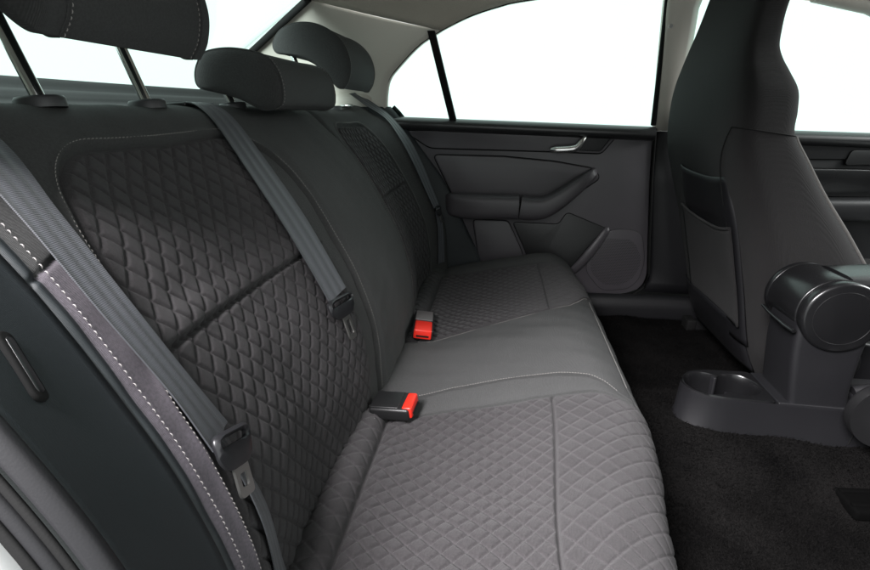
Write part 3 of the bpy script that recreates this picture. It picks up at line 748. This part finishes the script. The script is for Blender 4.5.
loft('divider_bar', [[(x+a*.011, YW(z)+b*.012-.002, z) for a, b in ((-1, -1), (1, -1), (1, 1), (-1, 1))] for x, z in ((.020, 1.058), (.045, .95), (.066, .86), (.080, .80))], M['rubber'], door, angle=20)

# ---------------------------------------------------------------- far body side: pillars, sill, roof, shelf, rear window
bpil = thing('b_pillar_trim', 'pale upper and dark lower pillar trim between the two far doors', 'pillar trim', (.74, .70, .2))
rows = []
for z, x0, x1 in ((1.16, .668, .752), (1.10, .674, .742), (.95, .694, .755), (.85, .708, .765), (.772, .722, .775)):
    y = YW(z)-.012
    rows.append([(x0-.004, y+.035, z), (x0, y+.006, z), (x0+.006, y, z), ((x0+x1)/2, y-.004, z), (x1-.006, y, z), (x1, y+.008, z), (x1+.02, y+.03, z)])
sheet('upper_trim', np.array(rows), M['pillar'], bpil)
rows = []
for z, x0, x1 in ((.771, .720, .80), (.6, .730, .83), (.45, .748, .86), (.33, .764, .90), (.27, .768, .93), (.235, .74, .97)):
    y = .694
    rows.append([(x0-.004, y+.03, z), (x0, y+.004, z), (x0+.008, y-.004, z), ((x0+x1)/2, y-.010, z), (x1, y-.008, z), (x1+.05, y, z), (x1+.1, y+.02, z)])
sheet('lower_trim', np.array(rows), M['plastic'], bpil)
tube('belt_adjuster', [(.690, .600, 1.055), (.690, .588, 1.055)], .006, M['satin_metal'], bpil, n=12)
tube('door_seal', [(.716, .690, .78), (.727, .692, .62), (.746, .692, .42), (.760, .692, .30), (.752, .692, .25), (.72, .690, .222)], .0045, M['rubber'], bpil, n=8)
sill = thing('sill_trim', 'dark plastic sill strip under the far doors', 'sill trim', (.7, .68, .16))
secp = rounded([(.700, .205), (.665, .232), (.645, .226), (.632, .20), (.628, .15), (.70, .15)], .012)
loft('cover', [[(x, a, b+dz) for a, b in secp] for x, dz in ((.10, 0), (.40, 0), (.60, 0), (.80, .004), (1.5, .004))], M['plastic'], sill, angle=40)

prism('inner_skin', [(-.15, .76), (1.7, .74), (1.7, .10), (-.15, .10)], .752, .758, M['rubber'], sill, bev=0)
def side_trim(name, label, sg):
    """moulded panel between the seat side and the door opening"""
    T = thing(name, label, 'side trim', (0, sg*.68, .3), 'side trims behind the rear doors')
    line = [(.845, -.135), (.813, -.105), (.725, -.041), (.613, .042), (.513, .094), (.420, .138), (.339, .176), (.25, .20), (.16, .20)]
    c = catmull(line, 10); rows = []
    for z, x in c:
        xs = float(np.interp(z, BACK.c[:330, 1], BACK.c[:330, 0]))+(-.03 if sg > 0 else .013)
        row = []
        for k in np.linspace(0, 1, 16):
            if sg > 0: yy = .640+k*.065; e = float(sstep(0, .72, np.float64(k))); xe = x
            else: yy = .644+k*.098; e = k**1.5; xe = x*.93-.12*max(0., .68-z)
            row.append((xs+(xe-xs)*e, sg*yy, z))
        row.append((row[-1][0]-.004, sg*(yy+.004), z)); row.append((row[-1][0]-.05, sg*(yy+.006), z))
        rows.append(row)
    o = sheet('panel', rows, M['side_cloth'], T, .003)
    return T, c
tf_, cl = side_trim('side_trim', 'smooth black trim panel between the far seat and far door', 1)
tube('door_seal', [(x+.010, .703, z) for z, x in cl], .007, M['rubber'], tf_, n=8)
tn_, cl = side_trim('side_trim', 'smooth black trim panel beside the nearest seat, with a small slot', -1)
def trim_pt(y, z):
    x = float(np.interp(-z, -cl[:, 0], cl[:, 1])); xs = float(np.interp(z, BACK.c[:330, 1], BACK.c[:330, 0]))+.013
    k = (y-.644)/.098; return Vector((xs+(x*.93-.12*max(0., .68-z)-xs)*k**1.5, -y, z))
q0, q1, q2 = trim_pt(.697, .687), trim_pt(.703, .669), trim_pt(.705, .679)
sf = frame(trim_pt(.700, .679), q1-q0, (q1-q0).cross(q2-q0) if (q1-q0).cross(q2-q0).x > 0 else -(q1-q0).cross(q2-q0))
sl = prism('slot_bezel', rounded([(-.026, -.0075), (.026, -.0075), (.026, .0075), (-.026, .0075)], .0075, 6), .004, -.006, M['rubber'], tn_, axis='z', bev=.002, tf=sf)
prism('slot_recess', rounded([(-.0205, -.0036), (.0205, -.0036), (.0205, .0036), (-.0205, .0036)], .0036, 6), .0046, .001, M['plastic_gloss'], sl, axis='z', bev=.0005, tf=sf)
# near door opening: grey scuff strip, two rubber seals, white paint
jamb = thing('door_opening', 'edge of the open near doorway with grey strip, black seals and white paint', 'door frame', (0, -.75, .2))
def strip(name, y0, y1, dx0, dx1, bulge, mat, n=9):
    rows = []
    for z, x in cl:
        row = []
        for k in np.linspace(0, 1, n):
            row.append((x*.93-.12*max(0., .68-z)+dx0+(dx1-dx0)*k+bulge*math.sin(k*np.pi), -(y0+(y1-y0)*k), z-.0*k))
        rows.append(row)
    return sheet(name, rows, mat, jamb, .002)
strip('scuff_strip', .7425, .7540, .002, -.002, .004, M['grey_plastic'])
strip('door_seal', .7535, .7585, -.012, -.014, .007, M['rubber'])
strip('inner_flange', .758, .7635, -.010, -.014, .002, M['grey_plastic'])
strip('door_seal', .763, .767, -.018, -.020, .006, M['rubber'])
strip('body_panel', .7665, .90, -.018, -.050, .004, M['white'])

# roof lining and rear quarter trim
GB = [(-.745, .57, .880), (-.63, .565, .945), (-.52, .553, 1.012), (-.41, .527, 1.078), (-.315, .500, 1.132)]
A1 = catmull(WE[:6], 12); B1 = catmull(GB, 12)
def rs(P, n):
    d = np.r_[0, np.cumsum(np.linalg.norm(P[1:]-P[:-1], axis=1))]; t = np.linspace(0, d[-1], n)
    return np.stack([np.interp(t, d, P[:, k]) for k in range(3)], -1)
A1, B1 = rs(A1, 40), rs(B1, 40)
def loft_rows(A, B, m, bulge):
    k = np.linspace(0, 1, m)[None, :, None]
    P = A[:, None, :]*(1-k)+B[:, None, :]*k
    P[..., 1] += bulge*np.sin(np.pi*k[..., 0]); return P
MIR = np.array([1, -1, 1.])
for sg, lab in ((1, 'pale grey rear quarter pillar trim behind the far door window'), (-1, 'pale grey rear quarter pillar trim on the near side')):
    cp = thing('c_pillar_trim', lab, 'pillar trim', (-.2, sg*.62, .83), 'rear pillar trims')
    P = loft_rows(A1, B1, 18, .035)
    P2 = np.concatenate([(A1+np.array([.004, .022, 0]))[:, None, :], (A1+np.array([.006, .006, 0]))[:, None, :], P], 1)
    sheet('cover', P2 if sg > 0 else P2*MIR, M['pillar'], cp)
    tail = np.array([[(-.19-.55*t, (.668-.093*t), z-.0*t) for z in (.80, .83, .86-.0*t, .885)] for t in np.linspace(0, 1, 12)])
    sheet('lower_cover', tail if sg > 0 else tail*MIR, M['pillar'], cp)
A2 = rs(catmull(WE[5:]+[(.85, .586, 1.128), (1.10, .592, 1.107), (1.182, .599, 1.083), (1.30, .61, 1.04)], 10), 50)
B2 = rs(catmull([(-.315, .500, 1.132), (-.1, .45, 1.185), (.2, .43, 1.212), (.6, .43, 1.218), (1.0, .43, 1.20), (1.25, .43, 1.17)], 10), 50)
P = loft_rows(A2, B2, 12, .015)
mid = [[(b[0], b[1]*u, b[2]+.022*(1-u*u)) for u in np.linspace(1, -1, 24)[1:-1]] for b in B2]
full = np.concatenate([(A2+np.array([0, .02, -.001]))[:, None, :], P, np.array(mid), (P*MIR)[:, ::-1], ((A2+np.array([0, .02, -.001]))*MIR)[:, None, :]], 1)
rf = sheet('headliner', full, M['liner']); tag(rf, kind='structure')
# far window reveal strip (pale) following the glass
apil = thing('a_pillar_trim', 'pale windscreen pillar trim at the top right corner', 'pillar trim', (1.3, .6, .78))
tube('cover', [(1.04, .592, 1.125), (1.18, .60, 1.095), (1.30, .61, 1.045), (1.55, .64, .90), (1.72, .66, .79)], .022, M['pillar'], apil, n=14)

shelf = thing('parcel_shelf', 'dark cloth rear parcel shelf behind the head restraints', 'parcel shelf', (-.5, 0, .82))
rows = []
for y in np.linspace(-.66, .66, 40):
    cv = .035*(y/.62)**2
    pr = [(-.300, .800), (-.312, .822), (-.335, .830), (-.45, .835), (-.540+cv, .842), (-.560+cv, .853), (-.575+cv, .862), (-.60+cv, .866), (-.64+cv, .868), (-.655+cv, .874), (-.672+cv, .888), (-.70+cv, .893), (-.76+cv, .893), (-.78+cv, .88)]
    rows.append([(x, y, z) for x, z in catmull(pr, 5)])
M['shelf'] = fabric('shelf_felt', (.013, .0135, .0135), sheen=0, rough=.95, spec=.2, weave=1500)
sheet('cover', rows, M['shelf'], shelf)
rw = thing('rear_window', 'bright sloping rear window behind the head restraints', 'window', (-.75, 0, .88))
gl = [[(-.775+.46*t+.035*(y/.62)**2*(1-t), y*(1-.12*t), .878+.256*t+.012*math.sin(t*np.pi)) for t in np.linspace(0, 1, 14)] for y in np.linspace(-.585, .585, 24)]
sheet('pane', gl, M['glass'], rw, .004)
tube('edge_band', [(p[0]+.004, p[1]-.004, p[2]+.001) for p in B1], .010, M['rubber'], rw, n=8)
tube('edge_band', [(p[0]+.004, -p[1]+.004, p[2]+.001) for p in B1], .010, M['rubber'], rw, n=8)
tube('edge_band', [(-.315, y, 1.132+.012*(1-(y/.5)**2)) for y in np.linspace(-.5, .5, 24)], .010, M['rubber'], rw, n=8)
tube('heater_seal', [(-.765+.035*(y/.62)**2, y, .893) for y in np.linspace(-.57, .57, 24)], .006, M['rubber'], rw, n=8)
# ---------------------------------------------------------------- far front door
fd = thing('front_door', 'dark front door panel with armrest at the right edge beyond the front seat', 'car door', (1.2, .70, .2))
prism('panel', rounded([(.83, .762), (1.75, .735), (1.75, .20), (.93, .20), (.86, .42)], .02), .695, .745, M['plastic'], fd, bev=.008)
rings = []
for t in np.linspace(0, 1, 20):
    x = .80+t*.95; z = .781-t*.028
    rings.append([(x, .698+.034*math.cos(a), z-.018+.022*math.sin(a)) for a in np.linspace(0, 2*np.pi, 36, endpoint=False)])
loft('window_sill', rings, M['sill_vinyl'], fd)
overlay('upper_trim', [(.90, .735), (1.70, .73), (1.62, .695), (.92, .690)], .695, M['grey_plastic'], fd, r=.01)
overlay('inset_panel', [(.95, .665), (1.60, .66), (1.55, .58), (1.0, .575)], .695, M['plastic_gloss'], fd, r=.02)
prism('handle_bowl', rounded([(1.28, .72), (1.42, .722), (1.40, .68), (1.27, .675)], .012), .683, .69, M['plastic_dk'], fd, bev=.002)
arm('armrest', [(1.00, .54, .03, .04), (1.1, .54, .035, .06), (1.35, .545, .035, .065), (1.6, .56, .03, .05)], M['plastic'], fd)
gp = [(.735, 1.118), (.90, 1.118), (1.10, 1.103), (1.182, 1.080), (1.30, 1.035), (1.55, .89), (1.70, .78), (1.70, .74), (.79, .765)]
bm = bmesh.new(); bm.faces.new([bm.verts.new((a, YW(b)+.006, b)) for a, b in gp])
ex = bmesh.ops.extrude_face_region(bm, geom=list(bm.faces)); bmesh.ops.translate(bm, vec=(0, .004, 0), verts=[v for v in ex['geom'] if isinstance(v, bmesh.types.BMVert)])
bm_obj('window', bm, M['glass'], fd)

nd = thing('front_door', 'unseen near-side front door panel, added to keep light off the backrest', 'car door', (1.2, -.70, .2))
prism('panel', rounded([(.80, .775), (1.75, .745), (1.75, .18), (.93, .18), (.84, .42)], .02), -.705, -.755, M['vinyl'], nd, bev=.008)  # out of view; door and pillar added to cut ambient light
prism('pillar_cover', rounded([(.70, 1.12), (.78, 1.12), (.84, .75), (.88, .20), (.80, .18), (.765, .75)], .01), -.712, -.74, M['pillar'], nd, bev=.006)
dash = thing('dashboard', 'dark dashboard ahead of the front seats, unseen and added to block light', 'dashboard', (1.9, 0, .2))
rows = [[(x, y, z-.03*(y/.7)**2) for x, z in catmull([(1.95, .18), (1.80, .30), (1.76, .50), (1.70, .66), (1.74, .77), (1.90, .81), (2.25, .80)], 6)] for y in np.linspace(-.72, .72, 20)]  # out of view, added to block low light from the front
sheet('cover', rows, M['plastic'], dash, .006)

# ---------------------------------------------------------------- front seats
def make_front_seat(label, cy, dx, sg):
    """sg = +1: far seat, tunnel side faces -y"""
    T = thing('front_seat', label, 'car seat', (1.0+dx, cy, .16), 'front seats')
    st = np.array([  # z, rear, front, half width
        (.215, .872, 1.19, .225), (.26, .850, 1.175, .240), (.31, .830, 1.155, .246), (.45, .790, 1.082, .247), (.565, .760, 1.000, .246), (.66, .730, .925, .243), (.73, .712, .876, .240), (.785, .706, .840, .236),
        (.83, .704, .837, .233), (.87, .704, .832, .227), (.905, .706, .815, .211), (.930, .709, .803, .196), (.955, .713, .796, .184), (.985, .719, .798, .174), (1.02, .727, .803, .164), (1.06, .735, .812, .156), (1.10, .743, .817, .150), (1.15, .753, .818, .137), (1.185, .764, .814, .115), (1.205, .776, .803, .080), (1.212, .783, .797, .04)])
    S = catmull(st, 6); rings = []
    na = 96
    for z, xr, xf, hw in S:
        ring = []; xc, hx = (xr+xf)/2, (xf-xr)/2
        for a in np.linspace(0, 2*np.pi, na, endpoint=False):
            ca, sa = math.cos(a), math.sin(a)
            e = .42
            px = math.copysign(abs(ca)**e, ca); py = math.copysign(abs(sa)**e, sa)
            x = xc+hx*px; y = hw*py
            if px < 0: x += .020*(-px)*gauss(np.float64(y), hw*.55)*sstep(.30, .45, np.float64(z))*(1-sstep(.66, .78, np.float64(z)))
            ring.append((x+dx, cy+y, z))
        rings.append(ring)
    rings = np.array(rings)
    loft('backrest', rings, M['seat_cloth'], T)
    def side_pt(z, f, lift=.0006):
        xr, xf, hw = (float(np.interp(z, S[:, 0], S[:, i])) for i in (1, 2, 3))
        px = -1+2*f; ca = math.copysign(abs(px)**(1/.42), px); py = math.sqrt(max(0, 1-ca*ca))**.42
        return ((xr+xf)/2+(xf-xr)/2*px*1.004+dx, cy-sg*(hw*py+lift), z)
    tube('cover_seam', [side_pt(.800-.02*f, f) for f in np.linspace(.06, .97, 24)], .0016, M['rubber'], T, n=6)
    tube('cover_seam', [side_pt(z, f) for z, f in catmull([(.80, .06), (.77, .035), (.72, .02), (.62, .015), (.5, .015), (.36, .02)], 6)], .0014, M['rubber'], T, n=6)
    # rear shell and pocket on the back
    def rear_x(y, z): return float(np.interp(z, S[:, 0], S[:, 1]))
    rows = []
    for z in np.linspace(.30, .695, 26):
        row = []
        for u in np.linspace(-1, 1, 26):
            hw = .152-.012*sstep(.6, .70, np.float64(z)); y = u*hw
            x = rear_x(y, z)+.020*float(gauss(np.float64(y), .135)*sstep(.30, .45, np.float64(z))*(1-sstep(.66, .78, np.float64(z))))-.006+.012*abs(u)**8
            row.append((x+dx, cy+y-sg*.042, z-.012*(1-u*u)*(z > .6)))
        rows.append(row)
    sh = sheet('back_shell', rows, M['plastic'], T, .004)
    rows = []
    for t in np.linspace(0, 1, 20):
        row = []
        for u in np.linspace(-1, 1, 26):
            hw = .147; y = u*hw
            top = .560+.022*abs(u)**2; z = .345+(top-.345)*t
            x = rear_x(y, z)+.020*float(gauss(np.float64(y), .135)*sstep(.30, .45, np.float64(z)))-.009-.004*math.sin(t*np.pi*.5)*(1-u**4)
            row.append((x+dx, cy+y-sg*.042, z))
        rows.append(row)
    pk = sheet('map_pocket', rows, M['seat_cloth'], T, .004)
    tube('pocket_hem', [(a-.001, b, z) for a, b, z in rows[-1]], .0038, M['seat_cloth'], pk, n=8)
    rows = []
    for z in np.linspace(.225, .350, 10):
        row = []
        for u in np.linspace(-1, 1, 20):
            y = u*.180; row.append((rear_x(y, z)-.008+.014*abs(u)**6+dx, cy+y, z))
        rows.append(row)
    sheet('lower_flap', rows, M['plastic'], T, .004)
    # pale edge piping on the tunnel-side front edge
    pp = []
    for z in np.linspace(.50, .780, 24):
        xr, xf, hw = (np.interp(z, S[:, 0], S[:, i]) for i in (1, 2, 3))
        pp.append(((xr+xf)/2+(xf-xr)/2*.885+dx, cy-sg*hw*.875, z))
    tube('piping', pp, .0030, M['piping'], T, n=8)
    # cushion and plastic side covers
    rings = []
    for x, z0, z1, hw in ((.90, .25, .33, .235), (.95, .225, .36, .245), (1.1, .22, .40, .25), (1.3, .22, .43, .25), (1.42, .23, .43, .245), (1.46, .26, .40, .235)):
        ring = []
        for a in np.linspace(0, 2*np.pi, 40, endpoint=False):
            ca, sa = math.cos(a), math.sin(a)
            ring.append((x+dx, cy+hw*math.copysign(abs(ca)**.5, ca), (z0+z1)/2+(z1-z0)/2*math.copysign(abs(sa)**.5, sa)))
        rings.append(ring)
    loft('cushion', rings, M['seat_cloth'], T)
    kx = .955+dx+(0. if sg > 0 else -.150); sx = 0. if sg > 0 else -.10
    for s2 in (-1, 1):
        y = cy+s2*.255
        prism('side_cover', rounded([(.88+dx+sx, .27), (.93+dx+sx, .375), (1.02+dx, .36), (1.40+dx, .30), (1.42+dx, .235), (.93+dx+sx, .205)], .025), y+s2*.012, y-s2*.02, M['plastic'], T, bev=.006)
        kn = prism('recliner_knob', [(kx+.062*math.cos(a), .315+.062*math.sin(a)) for a in np.linspace(0, 2*np.pi, 40, endpoint=False)], y+s2*.034, y+s2*.010, M['plastic_dk'], T, bev=.008)
        prism('cap', [(kx+.040*math.cos(a), .315+.040*math.sin(a)) for a in np.linspace(0, 2*np.pi, 32, endpoint=False)], y+s2*.036, y+s2*.030, M['plastic_gloss'], kn, bev=.003)
        rl = loft('rail', [[(x+dx, cy+s2*.20+a, b) for a, b in ((-.022, .158), (.022, .158), (.022, .185), (.012, .192), (-.012, .192), (-.022, .185))] for x in (.86, 1.45)], M['plastic_dk'], T, angle=20)
        box('rail_cap', (.03, .05, .04), frame((.865+dx, cy+s2*.20, .178), (1, 0, 0), (0, 0, 1)), M['rubber'], rl, .006)
    return T
make_front_seat('charcoal front seat back with a map pocket, in front of the far door', .368, 0., 1)
make_front_seat('front seat nearest the camera, only its black knob showing at the right edge', -.375, .135, -1)

# ---------------------------------------------------------------- centre console with armrest
con = thing('centre_console', 'black centre console with rear cup holders and a drum-ended armrest', 'centre console', (.85, 0, .22))
def cup_outline(off=0.):
    # rim of the double cup well, in plan
    return None
zt = .297
base = [(.640, .022), (.632, .0), (.642, -.026), (.668, -.047), (.70, -.053), (.80, -.056), (.95, -.060), (1.25, -.070), (1.25, .070), (.95, .062), (.80, .058), (.70, .054), (.662, .045)]
bb = rounded(base, .02, 5)
rings = []
for z, g in ((.150, 1.10), (.215, 1.06), (.225, 1.02), (.285, 1.0), (.2935, .993)):
    rings.append([(.86+(x-.86)*(g if x < .9 else 1.), y*g*(1.06 if z < .2 else 1), z) for x, y in bb])
loft('body', rings, M['plastic'], con, caps=False, angle=45)
# top deck with two round wells: outer outline to well outline, walls and floors
def deck():
    K = 96
    def by_angle(pts, c):
        P = np.array(list(pts)+[pts[0]]); d = np.r_[0, np.cumsum(np.linalg.norm(P[1:]-P[:-1], axis=1))]
        q = np.linspace(0, d[-1], 3000); X = np.interp(q, d, P[:, 0]); Y = np.interp(q, d, P[:, 1]); an = np.arctan2(Y-c[1], X-c[0])
        o = np.argsort(an); an, X, Y = an[o], X[o], Y[o]; g = np.linspace(-np.pi, np.pi, K, endpoint=False)
        return [(np.interp(v, an, X), np.interp(v, an, Y)) for v in g]
    c = (.712, -.001)
    outer = [(x, y) for x, y in bb if x < .775]
    outer = [p for p in outer]+[]
    outer = sorted(outer, key=lambda p: math.atan2(p[1]-c[1], p[0]-c[0]))
    outer = [(.86+(x-.86)*.993, y*.993) for x, y in outer]+[]
    oo = by_angle(rounded([(.634, 0.), (.644, -.026), (.668, -.046), (.70, -.0525), (.79, -.0555), (.79, .0565), (.70, .0535), (.662, .0445), (.642, .022)], .012, 4), c)
    # union of two circles
    r1, c1, r2, c2 = .042, (.682, -.002), .039, (.742, .001)
    well = []
    for v in np.linspace(-np.pi, np.pi, K, endpoint=False):
        best = 0.
        dv = np.array([math.cos(v), math.sin(v)])
        for r, cc in ((r1, c1), (r2, c2)):
            o = np.array(cc)-np.array(c); b = dv.dot(o); disc = b*b-(o.dot(o)-r*r)
            if disc > 0: best = max(best, b+math.sqrt(disc))
        well.append((c[0]+dv[0]*best, c[1]+dv[1]*best))
    def sc(pts, g, z): return [(c[0]+(x-c[0])*g, c[1]+(y-c[1])*g, z) for x, y in pts]
    rim = [(x, y, .2935) for x, y in oo]; rim2 = [(c[0]+(x-c[0])*.985, c[1]+(y-c[1])*.985, .2975) for x, y in oo]
    rims = [rim, rim2, sc(well, 1.03, .2978), sc(well, 1.0, .2955), sc(well, .97, .28), sc(well, .90, .207)]
    o = loft('cup_holder', rims, M['plastic_gloss'], con, caps=False, angle=40)
    loft('well_floor', [sc(well, .905, .208), sc(well, .5, .206), sc(well, .02, .206)], M['rubber'], o, caps=False)
    # ridge between the two wells
    for s2 in (-1, 1):
        prism('divider', rounded([(.700, s2*.043), (.718, s2*.043), (.713, s2*.024), (.708, s2*.024)], .003), .294, .210, M['plastic'], o, axis='z', bev=.001)
deck()
prism('top_deck', rounded([(.792, -.0555), (1.25, -.068), (1.25, .068), (.792, .0565)], .002), .2965, .285, M['plastic'], con, axis='z', bev=.003)
tube('side_joint', [(.925, -.0625, .222), (.930, -.0622, .25), (.945, -.0618, .285)], .0012, M['rubber'], con, n=6)
# armrest post
rings = []
for z, x0, x1, hw in ((.290, .812, .915, .054), (.33, .806, .912, .052), (.40, .798, .915, .050), (.455, .796, .92, .049), (.49, .80, .93, .048)):
    rings.append([(a, b, z) for a, b in rounded([(x0, -hw), (x1, -hw), (x1, hw), (x0, hw)], .012, 5)])
post = loft('armrest_post', rings, M['plastic'], con, angle=40)
ax_, az_, ar = .860, .477, .067
def drum(name, y0, y1, r, mat, parent, bev=.005):
    return prism(name, [(ax_+r*math.cos(a), az_+r*math.sin(a)) for a in np.linspace(0, 2*np.pi, 64, endpoint=False)], y0, y1, mat, parent, bev=bev, ends='both', angle=40)
am = drum('armrest', -.0350, .062, ar, M['plastic_gloss'], con, .003)
drum('end_cap', -.0575, -.0362, ar, M['plastic_gloss'], am, .006)
tube('cap_groove', [(ax_+.050*math.cos(a), -.0572, az_+.050*math.sin(a)) for a in np.linspace(0, 2*np.pi, 49)], .0008, M['plastic_dk'], am, n=6, caps=False, up=(0, 1, 0))
drum('end_cap', .0632, .080, ar*.985, M['plastic_gloss'], am, .006)
rings = []
for x, z0, z1, hw in ((.870, .470, .548, .055), (.93, .475, .553, .058), (1.0, .482, .556, .060), (1.15, .485, .556, .060), (1.22, .50, .55, .055)):
    ring = []
    for a in np.linspace(0, 2*np.pi, 36, endpoint=False):
        ca, sa = math.cos(a), math.sin(a); ring.append((x, .003+hw*math.copysign(abs(ca)**.45, ca), (z0+z1)/2+(z1-z0)/2*math.copysign(abs(sa)**.45, sa)))
    rings.append(ring)
loft('armrest_lid', rings, M['plastic_gloss'], con)
lv = grip_pts = [(.789, .060, .451), (.786, .03, .449), (.785, 0, .448), (.785, -.03, .447), (.788, -.052, .446)]
tube('lid_latch', lv, [.004, .0045, .0045, .0055, .005], M['plastic_gloss'], am, n=10, flat=.7)
hbk = thing('handbrake', 'grey handbrake lever low behind the armrest drum', 'handbrake', (1.0, -.02, .30))
tube('lever', [(.93, -.030, .318), (1.0, -.032, .335), (1.10, -.032, .355), (1.25, -.03, .38)], [.010, .012, .014, .015], M['grey_plastic'], hbk, n=14)
box('gaiter', (.10, .06, .03), frame((.98, -.025, .307), (1, 0, .15), (0, 0, 1)), M['grey_plastic'], hbk, .010)
buckle('tiny red buckle button showing below the armrest drum', (.985, .092, .318), (-.2, -.3, 1), (0, -1, 0), (.06, .03, .02), 'front seat buckle')

vent = thing('floor_vent', 'black ridged floor vent set in the carpet at the right edge', 'vent', (.93, -.15, .165))
box('housing', (.20, .066, .022), frame((.965, -.152, .172), (1, .08, 0), (0, 0, 1)), M['recess_shade'], vent, .006)
for yy in (-.170, -.138): box('slat', (.19, .010, .008), frame((.963, yy, .183), (1, .08, 0), (0, 0, 1)), M['recess_shade'], vent, .003)
# ---------------------------------------------------------------- carpet
m, nt, p = new_mat('black_carpet'); L = nt.links.new
tc = N(nt, 'ShaderNodeTexCoord'); n1 = N(nt, 'ShaderNodeTexNoise'); n1.inputs['Scale'].default_value = 7.; n1.inputs['Detail'].default_value = 6.; n1.inputs['Roughness'].default_value = .7
n2 = N(nt, 'ShaderNodeTexNoise'); n2.inputs['Scale'].default_value = 420.; n2.inputs['Detail'].default_value = 3.
L(tc.outputs['Object'], n1.inputs['Vector']); L(tc.outputs['Object'], n2.inputs['Vector'])
cr = N(nt, 'ShaderNodeValToRGB'); cr.color_ramp.elements[0].position = .35; cr.color_ramp.elements[0].color = (.0012, .0012, .0013, 1); cr.color_ramp.elements[1].position = .72; cr.color_ramp.elements[1].color = (.0085, .0080, .0078, 1)
ad = N(nt, 'ShaderNodeMath', operation='MULTIPLY_ADD'); ad.inputs[1].default_value = .55; L(n2.outputs[0], ad.inputs[0]); sc_ = N(nt, 'ShaderNodeMath', operation='MULTIPLY'); sc_.inputs[1].default_value = .5; L(n1.outputs[0], sc_.inputs[0]); L(sc_.outputs[0], ad.inputs[2])
L(ad.outputs[0], cr.inputs[0]); L(cr.outputs[0], p.inputs['Base Color']); p.inputs['Roughness'].default_value = 1.; p.inputs['Specular IOR Level'].default_value = .03
b = N(nt, 'ShaderNodeBump'); b.inputs['Strength'].default_value = 1.; b.inputs['Distance'].default_value = .003; L(n2.outputs[0], b.inputs['Height']); L(b.outputs[0], p.inputs['Normal'])
xs = np.arange(.38, 1.7, .006); ys = np.arange(-.70, .69, .006)
Xg, Yg = np.meshgrid(xs, ys, indexing='ij')
Zg = .160+.062*np.exp(-(np.abs(Yg)/.135)**3.2)+.004*np.sin(Xg*19+Yg*7)*np.sin(Yg*23-Xg*5)+.003*np.sin(Xg*43+1)*np.sin(Yg*39)
Zg += np.random.normal(0, .0005, Zg.shape)
fl = raw('floor', np.stack([Xg, Yg, Zg], -1).reshape(-1, 3), grid_faces(len(xs), len(ys))[:, ::-1], m); tag(fl, kind='structure')

# short carpet pile: small blades standing on the floor
nb = 170000
bx = np.random.uniform(.47, 1.15, nb); by = np.random.uniform(-.42, .64, nb)
ix = np.clip(((bx-xs[0])/.006).astype(int), 0, len(xs)-1); iy = np.clip(((by-ys[0])/.006).astype(int), 0, len(ys)-1)
bz = Zg[ix, iy]-.001; an = np.random.uniform(0, 2*np.pi, nb); hh = np.random.uniform(.003, .0075, nb); lean = np.random.normal(0, .0028, (nb, 2))+np.stack([.002*np.sin(bx*11+by*5), .002*np.cos(by*9-bx*4)], -1)
wx, wy = .0008*np.cos(an), .0008*np.sin(an)
T3 = np.stack([np.stack([bx-wx, by-wy, bz], -1), np.stack([bx+wx, by+wy, bz], -1), np.stack([bx+lean[:, 0], by+lean[:, 1], bz+hh], -1)], 1)
pl_ = raw('carpet_pile', T3.reshape(-1, 3), np.arange(nb*3).reshape(-1, 3), m, fl, smooth=False); pl_['kind'] = 'stuff'
